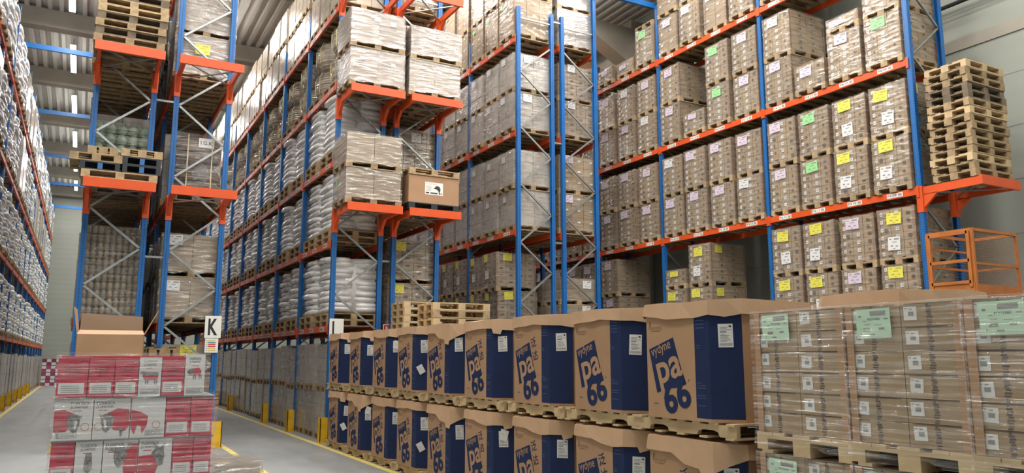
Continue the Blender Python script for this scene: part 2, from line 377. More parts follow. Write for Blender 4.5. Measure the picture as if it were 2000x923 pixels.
SKIP = set('''lower wrapped brown carton load with lilac note, above rack label P5.09
upper wrapped brown carton load with lilac note, above rack label P5.09
lower wrapped brown carton load with lilac note, above rack label P5.10
upper wrapped brown carton load with white note, above rack label P5.10
lower wrapped brown carton load with white note, above rack label P2.21
upper wrapped brown carton load with white note, above rack label P3.21
upper wrapped brown carton load with white note, above rack label P3.22
lower wrapped brown carton load with lilac note, above rack label P4.22
upper wrapped brown carton load with lilac note, above rack label P4.22
lower wrapped brown carton load with lilac note, above rack label P2.25
upper wrapped brown carton load with lilac note, above rack label P2.25
upper wrapped brown carton load with lilac note, above rack label P3.24
lower wrapped brown carton load with white note, above rack label P2.26
upper wrapped brown carton load with lilac note, above rack label P2.26
lower wrapped brown carton load with lilac note, above rack label P2.27
upper wrapped brown carton load with lilac note, above rack label P2.27
lower wrapped brown carton load with lilac note, above rack label P2.28
upper wrapped brown carton load with lilac note, above rack label P2.28
lower wrapped brown carton load with white note, above rack label P3.27
upper wrapped brown carton load with lilac note, above rack label P3.27
lower wrapped brown carton load with lilac note, above rack label P3.28
upper wrapped brown carton load with lilac note, above rack label P3.28
lower floor load in the first bay position under rack label P2.09
upper floor load in the first bay position under rack label P2.09
lower floor load in the third bay position under rack label P2.11
upper floor load in the third bay position under rack label P2.11
lower floor load in the fourth bay position under rack label P2.12
upper floor load in the fourth bay position under rack label P2.12
lower wrapped carton load, fifth from near end on first shelf of centre right rack
upper wrapped carton load, fifth from near end on first shelf of centre right rack
lower wrapped carton load, sixth from near end on first shelf of centre right rack
upper wrapped carton load, sixth from near end on first shelf of centre right rack
lower wrapped carton load, fifth from near end on second shelf of centre right rack
upper wrapped carton load, fifth from near end on second shelf of centre right rack
lower wrapped carton load, sixth from near end on second shelf of centre right rack
upper wrapped carton load, sixth from near end on second shelf of centre right rack
lower wrapped carton load, fourth from near end on third shelf of centre right rack
upper wrapped carton load, fourth from near end on third shelf of centre right rack
lower wrapped carton load, fifth from near end on third shelf of centre right rack
upper wrapped carton load, fifth from near end on third shelf of centre right rack
lower wrapped carton load, sixth from near end on third shelf of centre right rack
upper wrapped carton load, sixth from near end on third shelf of centre right rack
lower wrapped carton load, third from near end on fourth shelf of centre right rack
upper wrapped carton load, third from near end on fourth shelf of centre right rack
lower wrapped carton load, fourth from near end on fourth shelf of centre right rack
upper wrapped carton load, fourth from near end on fourth shelf of centre right rack
lower wrapped carton load, fifth from near end on fourth shelf of centre right rack
upper wrapped carton load, fifth from near end on fourth shelf of centre right rack
lower wrapped carton load, sixth from near end on fourth shelf of centre right rack
upper wrapped carton load, sixth from near end on fourth shelf of centre right rack
lower carton load, seventh from near end on first shelf of tall rack left row
upper carton load, seventh from near end on first shelf of tall rack left row
lower carton load, eighth from near end on first shelf of tall rack left row
upper carton load, eighth from near end on first shelf of tall rack left row
lower carton load, ninth from near end on first shelf of tall rack left row
upper carton load, ninth from near end on first shelf of tall rack left row
lower grey wrapped load, eighth from near end on third shelf of tall rack left row
upper grey wrapped load, eighth from near end on third shelf of tall rack left row
lower grey wrapped load, ninth from near end on third shelf of tall rack left row
upper grey wrapped load, ninth from near end on third shelf of tall rack left row
lower brown carton load, seventh from near end on fourth shelf of tall rack left row
upper brown carton load, seventh from near end on fourth shelf of tall rack left row
lower brown carton load, eighth from near end on fourth shelf of tall rack left row
upper brown carton load, eighth from near end on fourth shelf of tall rack left row
lower brown carton load, ninth from near end on fourth shelf of tall rack left row
upper brown carton load, ninth from near end on fourth shelf of tall rack left row
lower low wrapped load, third from near end on first shelf of tall rack right row
upper low wrapped load, third from near end on first shelf of tall rack right row
lower low wrapped load, fourth from near end on first shelf of tall rack right row
upper low wrapped load, fourth from near end on first shelf of tall rack right row
lower low wrapped load, fifth from near end on first shelf of tall rack right row
upper low wrapped load, fifth from near end on first shelf of tall rack right row
lower low wrapped load, sixth from near end on first shelf of tall rack right row
upper low wrapped load, sixth from near end on first shelf of tall rack right row
lower brown wrapped load, sixth from near end on second shelf of tall rack right row
upper brown wrapped load, sixth from near end on second shelf of tall rack right row
lower wrapped crate load, fourth from near end on third shelf of tall rack right row
upper wrapped crate load, fourth from near end on third shelf of tall rack right row
lower wrapped crate load, fifth from near end on third shelf of tall rack right row
upper wrapped crate load, fifth from near end on third shelf of tall rack right row
lower wrapped crate load, sixth from near end on third shelf of tall rack right row
upper wrapped crate load, sixth from near end on third shelf of tall rack right row
lower grey wrapped load, third from near end on fourth shelf of tall rack right row
upper grey wrapped load, third from near end on fourth shelf of tall rack right row
lower grey wrapped load, fourth from near end on fourth shelf of tall rack right row
upper grey wrapped load, fourth from near end on fourth shelf of tall rack right row
lower grey wrapped load, fifth from near end on fourth shelf of tall rack right row
upper grey wrapped load, fifth from near end on fourth shelf of tall rack right row
lower grey wrapped load, sixth from near end on fourth shelf of tall rack right row
upper grey wrapped load, sixth from near end on fourth shelf of tall rack right row
dull carton load, first from near end on fourth shelf of rack K left row
dull carton load, second from near end on fourth shelf of rack K left row
dull carton load, third from near end on fourth shelf of rack K left row
dull carton load, eighth from near end on fourth shelf of rack K left row
brown carton load, third from near end on floor level of rack K right row
brown carton load, seventh from near end on floor level of rack K right row
tall grey load, first from near end on fourth shelf of rack K right row'''.split('\n'))      # loads the photo shows nothing of
def load(kind, x, y, z, h, label, group, dx=1.2, dy=.8, rz=0.0, notes=None, wrap=True, pal='wood', small=False, seed=None):
    """pallet + goods + film as one wrapped unit, base at z"""
    R = random.Random(label)
    sd = R.randrange(3) if seed is None else seed
    if SKIP and label in SKIP: return None
    x += R.uniform(-.025, .025); y += R.uniform(-.012, .012); rz += R.uniform(-.012, .012); h = round(h, 2)
    o = thing({'sack': 'sack_pallet_load', 'coil': 'coil_pallet_load', 'lab': 'carton_pallet_load', 'big': 'carton_pallet_load', 'win': 'carton_pallet_load', 'bright': 'carton_pallet_load'}.get(kind, 'wrapped_pallet_load'), label, 'pallet load', (x, y, z), rz, group)
    put('pallet', euro_pallet(pal, dx, round(min(dy, 1.2), 2)), o)
    B = (0, 0, .145)
    if kind == 'sack' and x > 0:
        put('pallet', euro_pallet(pal, dx, round(min(dy, 1.2), 2)), o, (0, 0, .145)); B = (0, 0, .29)
    if kind == 'sack': put('sack_stack', bags(dx - .02, dy - .04, h, max(3, round(h / .13)), sd), o, B)
    elif kind == 'coil':
        k = 2; hh = h / k
        for i in range(k):
            c = put('wrapped_coil', coil(min(dx, dy) / 2 - .02, round(hh - .01, 2), sd + 3 * i), o, (0, 0, .147 + i * hh))
            put('strap', coil_strap(min(dx, dy) / 2 - .02, round(hh - .01, 2)), c)
    else:
        sp = {'lab': (6, 3, 4, 'lab', 'kraft'), 'big': (3, 2, 3, 'big', 'kraft'), 'win': (5, 3, 4, 'win', 'kraft_dull'), 'grey': (3, 2, 2, 'plain', 'grey_load'),
              'bright': (4, 2, 3, 'plain', 'bright_load'), 'plain': (4, 2, 2, 'plain', 'kraft_dull')}[kind]
        rows = max(1, round(sp[0] * h / .95))
        put('carton_stack', cartons(dx - .03, dy - .03, h, rows, sp[1], sp[2], sp[3], sd, sp[4]), o, B)
        if kind in ('lab', 'big', 'win'): put('corner_board', boards(dx - .03, dy - .03, h), o, B)
        if wrap: put('stretch_wrap', film(dx - .03, dy - .03, h, sd, 'film_milky' if wrap == 'milky' else 'film'), o, B)
    for nt in (notes or []):
        col, side, a, c, w, hh = nt
        if side == 'x': q = put('delivery_note', note(col, w, hh, 'x'), o, (-dx / 2 - .009, a, .145 + c), (R.uniform(-.06, .06), 0, 0))
        else: q = put('delivery_note', note(col, w, hh, 'y'), o, (a, -dy / 2 - .008, .145 + c), (0, R.uniform(-.06, .06), 0))
    return o
# ------------------------------------------------------------------ racks
LV = [2.42, 4.93, 7.5, 10.05]
BEAM_H = .13
def rack(name, label, x0, x1, bays, levels, top, labels=None, face=-1, first=0, end_shelf=None, tops=None, empty_label=False):
    """single rack row between x0 (left) and x1 (right); bays = list of (y0, y1)"""
    o = thing('pallet_rack', label, 'rack', (x0, bays[0][0], 0), 0, None)
    Y0 = bays[0][0]; D = x1 - x0; pw = .1
    ys = [bays[0][0]] + [b[1] for b in bays]
    def upright(h, s):
        def f():
            b = MB(); t = .012; a = pw / 2
            # C section opening to the inside of the rack
            pts = [(-a * s, -a), (-a * s, a), (a * s, a), (a * s, a - t), ((-a + t) * s, a - t), ((-a + t) * s, -a + t), (a * s, -a + t), (a * s, -a)]
            b.prism([(p[0], p[1], .01) for p in pts], (0, 0, h - .01)); b.box(-.08, -.08, 0, .08, .08, .012)
            return b.mesh('upright', ['steel_blue'])
        return cached(('up', h, s), f)
    for i, y in enumerate(ys):
        tp = (tops or {}).get(i, (top, top))
        for s, xx, hh in ((1, .05, tp[0]), (-1, D - .05, tp[1])):
            put('upright', upright(hh, s), o, (xx, y - Y0, 0))
        # zigzag bracing of the frame
        z = .85; side = 1 if face < 0 else 0; k = 0; segs = []
        lim = min(tp) - .3
        while z + .75 < lim: segs.append((z, z + .75, side)); z += .75; side = 1 - side
        def br(zz):
            b = MB()
            for a, c, s_ in zz:
                xa, xb = (D - .1, .1) if s_ else (.1, D - .1)
                for e in (-.018, .018): b.bar((xa, e, a), (xb, e, c), .004, .042)
                b.bar((xa, 0, a), (xb, 0, c), .036, .004)
            return b
        if i == 0:
            for sg in segs: put('diagonal_brace', br([sg]).mesh('diagonal_brace', ['galv']), o, (0, 0, 0))
        elif segs:
            put('frame_bracing', cached(('br', round(D, 3), side, face, lim), lambda: br(segs).mesh('frame_bracing', ['galv'])), o, (0, y - Y0, 0))
        b = MB()
        for z in (.3, lim): b.bar((.1, 0, z), (D - .1, 0, z), .036, .036)
        put('horizontal_brace', cached(('hb', round(D, 3), lim), lambda: b.mesh('horizontal_brace', ['galv'])), o, (0, y - Y0, 0))
    for bi, (a, c) in enumerate(bays):
        L = round(c - a - pw, 3)
        def beam():
            b = MB(); b.box(-.025, 0, -BEAM_H, .025, L, 0)
            for yy in (-.004, L - .002): b.box(-.034, yy - .0, -BEAM_H - .06, .034, yy + .006, .03)
            for yy in (-.055, L + .0): b.box(-.040, yy, -BEAM_H - .06, -.034, yy + .055, .03)
            return b.mesh('beam', ['orange'])
        def beam_r():
            b = MB(); b.box(-.025, 0, -BEAM_H, .025, L, 0)
            for yy in (-.004, L - .002): b.box(-.034, yy, -BEAM_H - .06, .034, yy + .006, .03)
            return b.mesh('beam', ['orange'])
        for li, z in enumerate(levels):
            fr = put('beam', cached(('bm', L), beam), o, (-.005 + .02, a - Y0 + pw / 2, z))
            put('beam', cached(('bmr', L), beam_r), o, (D - .02, a - Y0 + pw / 2, z))
            if labels:
                names = labels(bi, li)
                for k, s in enumerate(names):
                    yy = (k + .5) * L / len(names)
                    def plate(s=s):
                        b = MB(); b.box(-.004, -.17, -.042, 0, .17, .042, 0)
                        if s:
                            b.text(s, (-.0052, .15, -.022), (0, -1, 0), (0, 0, 1), h=.046, w=.19, m=1, bold=.012); e = .06
                        else:
                            for q in range(4): b.sheet((-.0052, .14 - q * .05, -.022), (0, -1, 0), (0, 0, 1), .035, .045, 1)
                            e = .06
                        for q in range(7): b.sheet((-.0052, -.075 - q * .011, -.025), (0, -1, 0), (0, 0, 1), .006, .05, 1)
                        return b.mesh('location_label', ['sign_white', 'ink'])
                    put('location_label', cached(('pl', s), plate), fr, (-.026, yy, -BEAM_H / 2))
    if end_shelf:
        for z in end_shelf:
            E = 1.15
            for xx in (.05, D - .05):
                b = MB(); b.box(-.03, -E, -.15, .03, -.056, 0); b.box(-.06, -.062, -.48, .06, .06, .02)
                b.prism([(-.03, -.06, -.40), (-.03, -.06, -.14), (-.03, -.34, -.14)], (.06, 0, 0))
                put('shelf_arm', b.mesh('shelf_arm', ['orange']), o, (xx, 0, z))
            b = MB(); b.box(-.03, -E - .05, -.16, D + .03, -E, .01)
            put('shelf_front_beam', b.mesh('shelf_front_beam', ['orange']), o, (0, 0, z))
            b = MB(); b.bar((.1, -.1, -.12), (D - .1, -E + .05, -.12), .035, .02); put('shelf_brace', b.mesh('shelf_brace', ['galv']), o, (0, 0, z))
            b = MB(); b.bar((D - .1, -.1, -.09), (.1, -E + .05, -.09), .035, .02); put('shelf_brace', b.mesh('shelf_brace', ['galv']), o, (0, 0, z))
    return o
def bays(y, n, w=2.8): return [(round(y + i * w, 3), round(y + (i + 1) * w, 3)) for i in range(n)]
YE = 16.65
A_B = bays(19.3, 14, 2.9); K_B = bays(YE, 6); L_B = bays(YE - .1, 8); M_B = bays(YE, 4)
P_B = [(8.8, 12.5), (12.5, 16.25), (16.25, 19.2)] + bays(19.2, 5)
L_LV = [2.42, 4.28, 6.1, 7.9, 9.8]; A_LV = [2.42, 4.75, 7.15, 9.5]
rack('A', 'blue and orange pallet rack at far left, full of white sacks', -3.3, -2.2, A_B, A_LV, 11.7, face=1)
rack('K1', 'left row of the double rack behind sign K', -.15, .98, K_B, LV, 11.7, end_shelf=(4.93, 7.5), tops={0: (11.7, 11.7)})
rack('K2', 'right row of the double rack, with sign K on its post', 1.3, 2.42, K_B, LV, 11.7, face=1, end_shelf=(4.93, 7.5))
rack('L1', 'left row of the centre double rack, holding white sacks beside the aisle', 4.65, 5.8, L_B, L_LV, 10.6, labels=lambda b, l: ['', '', ''] if b < 5 else [], end_shelf=(4.93, 7.5, 9.95))
rack('L2', 'right row of the centre double rack, behind the octagonal bins', 6.02, 7.18, bays(YE - .1, 3), LV, 10.6, face=1, end_shelf=(4.93, 7.5, 9.95))
rack('M1', 'left row of the tall double rack right of centre', 9.35, 10.47, M_B, LV, 10.85,
     labels=lambda b, l: ['N%d.%d' % (l + 2, 27 + 3 * b + q) for q in range(3)])
rack('M2', 'right row of the tall double rack right of centre', 10.7, 11.85, bays(YE, 3), LV, 10.85, face=1, tops={0: (10.85, 11.75)})
def plab(b, l):
    st = [9, 13, 17, 20, 23, 26, 29, 32][b]; n = 4 if b < 2 else 3
    return ['P%d.%02d' % (l + 2, st + q) for q in range(n)] if b < 7 else []
rack('P', 'long pallet rack along the right wall with P labels', 13.7, 14.85, P_B, LV, 11.7, labels=plab, end_shelf=(4.93,),
     tops={0: (11.7, 11.7), 3: (9.95 + .9, 9.95 + .9)})
# frame spacers between back-to-back rows
def spacer(xa, xb, zs, lab):
    for i, z in enumerate(zs):
        b = MB(); b.bar((xa, 0, 0), (xb, 0, 0), .04, .04)
        tag(put('row_spacer', b.mesh('row_spacer', ['galv']), None, (0, YE, z)), '%s steel spacer joining the two end frames %s' % (ORD[i + 1], lab), 'rack spacer', 'steel spacers between rack rows')
spacer(.98, 1.3, (3.7, 6.9), 'of rack K'); spacer(5.8, 6.02, (3.9, 6.6), 'behind octagonal bins'); spacer(10.47, 10.7, (4.65, 7.3, 10.65), 'right of centre')
# portal ties over the aisles
for i, (x0, x1, y, z, lab) in enumerate([(-2.2, -.15, 28.5, 11.7, 'nearest'), (-2.2, -.15, 35.9, 11.6, 'second'), (-2.2, -.15, 43.4, 11.5, 'third'), (-2.2, -.15, 51, 11.6, 'fourth'), (-2.2, -.15, 59, 11.6, 'farthest')]):
    b = MB(); b.box(x0 - .1, -.05, -.16, x1 + .1, .05, 0)
    tag(put('portal_tie', b.mesh('portal_tie', ['blue_plain']), None, (0, y, z + .16)), '%s blue portal tie crossing above the left aisle' % lab, 'rack tie', 'blue ties over the left aisle')
b = MB(); b.box(11.75, -.05, -.16, 13.82, .05, 0)
tag(put('portal_tie', b.mesh('portal_tie', ['blue_plain']), None, (0, 16.45, 11.86)), 'blue portal tie at the top between centre and right racks', 'rack tie')
# ------------------------------------------------------------------ fill the racks
YN = lambda w=.21, h=.2: ('yellow_paper', 'x', .27, .70, w, h)
def notes_for(code, hi):
    r = random.Random(hash(code) % 1000 + 0) if False else random.Random(sum(ord(q) * (i + 3) for i, q in enumerate(code)) + hi)
    return r
def fillP():
    sheet = {'P3.09': 'yellow_paper', 'P3.10': 'yellow_paper', 'P3.11': 'green_paper', 'P3.12': 'lilac_paper', 'P4.09': 'green_paper', 'P4.10': 'lilac_paper', 'P2.09': 'yellow_paper',
             'P2.10': 'lilac_paper', 'P2.11': 'yellow_paper', 'P2.12': 'yellow_paper', 'P4.14': 'green_paper', 'P5.17': 'green_paper', 'P2.15': 'yellow_paper', 'P2.16': 'yellow_paper'}
    short = {('P4.11', 0): .55, ('P4.15', 0): .5, ('P2.16', 1): .38, ('P4.10', 1): .22, ('P5.18', 0): .35, ('P5.19', 0): .4}
    single = {'P4.11', 'P4.15', 'P5.17', 'P5.18', 'P5.19'}
    none = {'P2.13', 'P2.14', 'P2.17', 'P2.18', 'P5.20', 'P5.21', 'P5.22'}
    st = [9, 13, 17, 20, 23, 26]
    for bi in range(6):
        y0, y1 = P_B[bi]; n = 4 if bi < 2 else 3; L = y1 - y0 - .1
        for li in range(4):
            if bi > 3 and li > 1: continue
            for q in range(n):
                code = 'P%d.%02d' % (li + 2, st[bi] + q)
                if code in none: continue
                y = y0 + .05 + (q + .5) * L / n; z = LV[li]
                for hi in range(1 if code in single else 2):
                    h = short.get((code, hi), .95 if li < 3 else 1.0)
                    kind = 'lab' if not (li == 3 and bi < 3) else ('big' if q % 2 else 'lab')
                    r = notes_for(code, hi); ns = []
                    c = sheet.get(code, 'lilac_paper' if r.random() < .85 else 'paper')
                    if code == 'P3.09' and False: pass
                    hh = .22 if h > .5 else .14
                    ns.append((c, 'x', r.uniform(.18, .34), h - hh - r.uniform(.03, .09), .31, hh))
                    if c == 'yellow_paper' and h > .6:
                        ns.append(('paper', 'x', r.uniform(.1, .28), .14, .26, .26)); ns.append((c, 'y', -.45, h - .25, .24, .2))
                    desc = {'yellow_paper': 'yellow note', 'green_paper': 'green note', 'lilac_paper': 'lilac note', 'paper': 'white note'}[c]
                    pos = ('lone' if code in single else ('lower', 'upper')[hi])
                    lab = '%s wrapped brown carton load with %s, above rack label %s' % (pos, desc, code)
                    load(kind, 14.27, y, z, h, lab, 'carton loads on the right wall rack', notes=ns)
                    z += h + .147
                    if code == 'P5.17':
                        tag(put('wooden_pallet', euro_pallet(), None, (14.27, y, z + .003)), 'wooden pallet capping the lone load above rack label P5.17', 'pallet')
    # ground floor loads, seen past the front loads
    for q in range(4):
        y = 8.85 + (q + .5) * .9
        for hi in range(2):
            load('lab', 14.27, y, 0.005 + hi * 1.1, .95, '%s floor load in the %s bay position under rack label P2.%02d' % (('lower', 'upper')[hi], ORD[q + 1], 9 + q), 'floor loads under the right wall rack', notes=[('yellow_paper', 'x', .25, .7, .22, .19)])
fillP()
def fill(rackname, xc, bl, levels, spec, group, face=-1, skip=(), maxb=99):
    """spec[li] = (kind, n per bay, height, stacked, desc, wrap, notes)"""
    for li, sp in spec.items():
        kind, n, h, st, desc, wrap, ns = sp
        z0 = .005 if li < 0 else levels[li]
        tier = 'floor level' if li < 0 else ORD[li + 1] + ' shelf'
        for bi, (a, c) in enumerate(bl[:maxb]):
            L = c - a - .1; w = L / n
            for q in range(n):
                if (li, bi, q) in skip: continue
                y = a + .05 + (q + .5) * w; z = z0
                for hi in range(st):
                    hh = h * R.uniform(.93, 1.0)
                    k = kind if isinstance(kind, str) else kind[R.randrange(len(kind))]
                    pos = '' if st == 1 else ('lower ', 'upper ')[hi]
                    lab = '%s%s, %s from near end on %s of %s' % (pos, desc, ORD[bi * n + q + 1], tier, rackname)
                    dyy = .8 if w < 1.1 else min(1.2, w - .24)
                    load(k, xc, y, z, hh, lab, group + (' floor' if li < 0 else ' ' + tier), rz=0 if face < 0 else PI, dy=round(dyy, 2), wrap=wrap, notes=[tuple(q_) for q_ in ns] if ns and not (hi and 'rack K' in rackname and li == 2) else None)
                    z += round(hh, 2) + .147
wn = ('paper', 'x', .2, .62, .16, .16)
# L left row
fill('centre left rack', 5.25, L_B, L_LV, {-1: ('grey', 3, .88, 2, 'grey wrapped load', True, None), 0: ('sack', 2, 1.36, 1, 'white sack load', False, None), 1: ('sack', 2, 1.36, 1, 'white sack load', False, None),
     2: ('sack', 2, 1.36, 1, 'white sack load', False, None), 3: ('coil', 2, 1.55, 1, 'wrapped coil load', False, None), 4: ('bright', 3, .98, 2, 'bright wrapped carton load', False, None)}, 'loads on the centre left rack')
fill('centre right rack', 6.6, bays(YE - .1, 2), LV, {0: ('win', 3, .9, 2, 'wrapped carton load', True, [('yellow_paper', 'y', -.45, .62, .24, .2)]), 1: ('win', 3, .95, 2, 'wrapped carton load', True, [('paper', 'y', -.1, .65, .24, .22)]),
     2: ('win', 3, .95, 2, 'wrapped carton load', True, None), 3: ('big', 3, .9, 2, 'wrapped carton load', True, None)}, 'loads on the centre right rack')
fill('tall rack left row', 9.93, M_B, LV, {0: ('win', 3, .92, 2, 'carton load', True, [('yellow_paper', 'x', .28, .66, .2, .2), ('yellow_paper', 'y', -.4, .66, .26, .2), ('paper', 'x', .2, .2, .2, .22)]),
     1: ('grey', 3, .95, 2, 'grey wrapped load', True, [wn]), 2: ('grey', 3, .95, 2, 'grey wrapped load', True, [('paper', 'x', .25, .7, .2, .18), ('paper', 'y', -.3, .68, .26, .2)]),
     3: ('big', 3, 1.05, 2, 'brown carton load', True, [('green_paper', 'x', .25, .8, .12, .1)])}, 'loads on the tall rack left row', skip={(0, 0, 0)}, maxb=3)
fill('tall rack right row', 11.27, bays(YE, 2), LV, {0: ('plain', 3, .55, 2, 'low wrapped load', True, [('paper', 'y', .1, .3, .26, .2)]), 1: ('big', 3, .95, 2, 'brown wrapped load', True, [('lilac_paper', 'y', -.4, .7, .24, .2)]),
     2: ('win', 3, .95, 2, 'wrapped crate load', True, [('paper', 'y', -.3, .72, .24, .2)]), 3: ('grey', 3, 1.0, 2, 'grey wrapped load', 'milky', None)}, 'loads on the tall rack right row')
fill('rack K left row', .41, K_B, LV, {-1: ('plain', 3, .9, 2, 'dull carton load', False, None), 0: ('grey', 3, 1.8, 1, 'tall grey load', False, None), 1: ('grey', 3, 1.7, 1, 'tall grey load', False, None),
     2: ('plain', 3, .9, 2, 'dull carton load', False, None), 3: ('plain', 3, .9, 1, 'dull carton load', False, None)}, 'loads on rack K left row', skip={(0, 0, 0), (1, 0, 0)}, maxb=3)
fill('rack K right row', 1.86, K_B, LV, {-1: ('plain', 3, .88, 2, 'brown carton load', False, [('yellow_paper', 'y', -.1, .62, .3, .2)]), 0: ('plain', 3, .78, 2, 'wrapped carton load', True, [('paper', 'y', -.45, .5, .25, .2)]),
     1: ('grey', 3, 1.5, 1, 'tall grey load', False, None), 2: ('plain', 3, .85, 2, 'wrapped carton load', 'milky', [('yellow_paper', 'y', -.2, .4, .3, .22)]), 3: ('grey', 3, 1.4, 1, 'tall grey load', False, None)},
     'loads on rack K right row', skip={(1, 0, 0)}, maxb=3)
fill('far left rack', -2.75, A_B, A_LV, {-1: ('grey', 2, 1.75, 1, 'grey wrapped load', False, None), 0: ('sack', 2, 1.6, 1, 'white sack load', False, None), 1: ('sack', 2, 1.75, 1, 'white sack load', False, None),
     2: (('sack', 'grey', 'sack', 'bright'), 2, 1.75, 1, 'pale wrapped load', False, None), 3: (('sack', 'bright'), 2, 1.7, 1, 'pale wrapped load', False, None)}, 'loads on the far left rack', face=1)
# ------------------------------------------------------------------ end frames of rack K : pots, jars, coil
def wrapped_pots(x, y, z, nx, nz, r, h, name, mat, label, h2):
    o = thing('wrapped_pallet_load', label, 'pallet load', (x, y, z)); put('pallet', euro_pallet('wood_grey', 1.0, .8), o)
    W = 1.0; d = W / nx
    def pot():
        b = MB(); b.lathe([(r * .55, 0), (r * .8, h * .1), (r, h * .4), (r, h * .62), (r * .72, h * .85), (r * .55, h * .9), (r * .62, h * .97)], 12); return b.mesh(name, [mat], True)
    me = cached(('pot', name), pot)
    cnt = 0
    for k in range(nz):
        for i in range(nx):
            cnt += 1
            if cnt > 100: break
            put(name, me, o, (-W / 2 + (i + .5) * d + R.uniform(-.008, .008), -.4 + r, .147 + k * h2 + R.uniform(-.003, .003)), (0, 0, R.uniform(0, 6)))
    b = MB(); b.box(-.48, -.4 + 2 * r, .147, .48, .38, .147 + nz * h2)
    put('inner_stack', b.mesh('inner_stack', [mat]), o)
    put('stretch_wrap', film(1.02, .8, round(nz * h2, 2), 1, 'film_near'), o, (0, 0, .145))
    return o
wrapped_pots(.42, YE + .6, LV[1], 5, 6, .099, .23, 'green_pot', 'pot_green', 'wrapped load of green pots on the lower end of rack K left row', .215)
wrapped_pots(.42, YE + .6, LV[0], 9, 11, .055, .16, 'brown_jar', 'jar_brown', 'wrapped load of small brown jars at the end of rack K', .155)
# wrapped drum coil with paper tag
o = thing('coil_pallet_load', 'big wrapped drum coil with letter tag on rack K', 'pallet load', (1.86, YE + .62, LV[1])); put('pallet', euro_pallet('wood_grey', 1.0, .8), o)
for i in range(2):
    c = put('wrapped_coil', coil(.5, .62, 20 + i, 22, 'coil_brown'), o, (0, 0, .147 + i * .625))
b = MB()
for xx in (-.22, .25):
    b = MB(); b.bar((xx, -.53, .15), (xx, -.53, 1.38), .022, .006); put('strap', b.mesh('strap', ['strap']), o)
b = MB(); b.sheet((0, 0, 0), (1, 0, 0), (0, 0, 1), .3, .2, 0); b.text('I.G.K', (.035, -.002, .06), (1, 0, 0), (0, 0, 1), w=.23, m=1, bold=.01)
put('paper_tag', b.mesh('paper_tag', ['paper', 'ink']), o, (-.02, -.53, 1.12))
b = MB(); b.poly([(0, 0), (.1, .05), (.22, -.02), (.3, .12), (.25, .3), (.12, .42), (.03, .3), (-.06, .2)], (0, 0, 0), (1, 0, 0), (0, 0, 1))
put('dark_stain', b.mesh('dark_stain', ['coil_dark']), o, (-.08, -.528, .4))
put('stretch_wrap', film(1.06, 1.06, 1.25, 2, 'film_near'), o, (0, 0, .145))
# end shelves of rack K
def pallet_stack(x, y, z, n, rz, where, dx=1.2, dy=.8, mats=('wood',), jit=.02, hgt=.146, name='wooden_pallet'):
    for k in range(n):
        t = '%s pallet from the bottom of the stack %s' % (ORD[k + 1], where)
        tag(put(name, euro_pallet(mats[k % len(mats)], dx, dy), None, (x + R.uniform(-jit, jit), y + R.uniform(-jit, jit), z + .002 + k * hgt), (0, 0, rz + R.uniform(-.015, .015))), t, 'pallet', 'empty pallets ' + where)
pallet_stack(.41, 15.96, 7.512, 11, 0, 'on the upper end shelf of rack K', dy=.95, mats=('wood', 'wood_grey', 'wood', 'wood_grey', 'wood'))
tag(put('wooden_pallet', euro_pallet('wood', 1.25, .95), None, (.40, 15.96, 4.944)), 'bottom wooden pallet on the lower end shelf of rack K', 'pallet')
def half_pallet():
    b = MB(); b.box(-.32, -.45, 0, .32, .45, .02); b.box(-.32, -.45, .13, .32, .45, .155)
    for x in (-.32, -.04, .24):
        for y in (-.45, .37): b.box(x, y, .02, x + .08, y + .08, .13, 1 if abs(x) < .1 else 0)
    return b.mesh('half_pallet', ['plastic_dark', 'plastic_blue'])
hp = half_pallet()
for nm, xx, zz in (('lower left', .07, 5.09), ('lower right', .75, 5.09), ('upper right', .75, 5.247)):
    tag(put('half_pallet', hp, None, (xx, 15.96, zz + .002)), '%s black half pallet with blue blocks on the lower end shelf' % nm, 'pallet', 'black half pallets')
tag(put('wooden_pallet', euro_pallet('wood', .85, .9), None, (.0, 15.97, 5.25)), 'small wooden pallet leaning left on the black half pallet', 'pallet')
tag(put('wooden_pallet', euro_pallet('wood', .5, .8), None, (.1, 15.97, 5.397)), 'smallest wooden pallet topping the left pile on the end shelf', 'pallet')
tag(put('wooden_pallet', euro_pallet('wood', .7, .9), None, (.74, 15.97, 5.407)), 'wooden pallet topping the right pile with blocks sticking up', 'pallet')
# end shelves of rack L
def flat_load(x, y, z, h, label, kind='plain', **kw): return load(kind, x, y, z, h, label, 'wrapped loads on the centre end shelves', dx=1.25, dy=.95, wrap='milky' if 'upper end' in label else True, **kw)
ES = 15.93
flat_load(5.22, ES, 4.942, .62, 'lower milky wrapped load on the left lower end shelf, centre rack', notes=[('green_paper', 'x', .2, .3, .1, .12)])
flat_load(5.22, ES, 5.71, .62, 'upper milky wrapped load on the left lower end shelf, centre rack')
flat_load(5.22, ES, 7.512, .72, 'lower milky wrapped load on the left upper end shelf, centre rack', notes=[('paper', 'y', -.4, .45, .1, .07), ('paper', 'y', .3, .4, .1, .07)])
flat_load(5.22, ES, 8.38, .72, 'upper milky wrapped load on the left upper end shelf, centre rack', notes=[('paper', 'y', -.1, .5, .14, .1), ('paper', 'y', .28, .45, .12, .1)])
flat_load(6.6, ES, 7.512, .70, 'lower milky wrapped load on the right upper end shelf, centre rack')
flat_load(6.6, ES, 8.36, .62, 'upper milky wrapped load on the right upper end shelf, centre rack')
tag(put('half_pallet', euro_pallet('plastic_dark', 1.2, .95), None, (6.6, ES, 4.944)), 'dark plastic pallet under the plain brown box on the end shelf', 'pallet')
o = thing('cardboard_box', 'plain brown cardboard box with printed label on the end shelf', 'box', (6.6, ES, 5.09))
b = MB(); b.box(-.6, -.45, 0, .6, .45, .62); put('box_body', b.mesh('box_body', ['kraft_bin']), o)
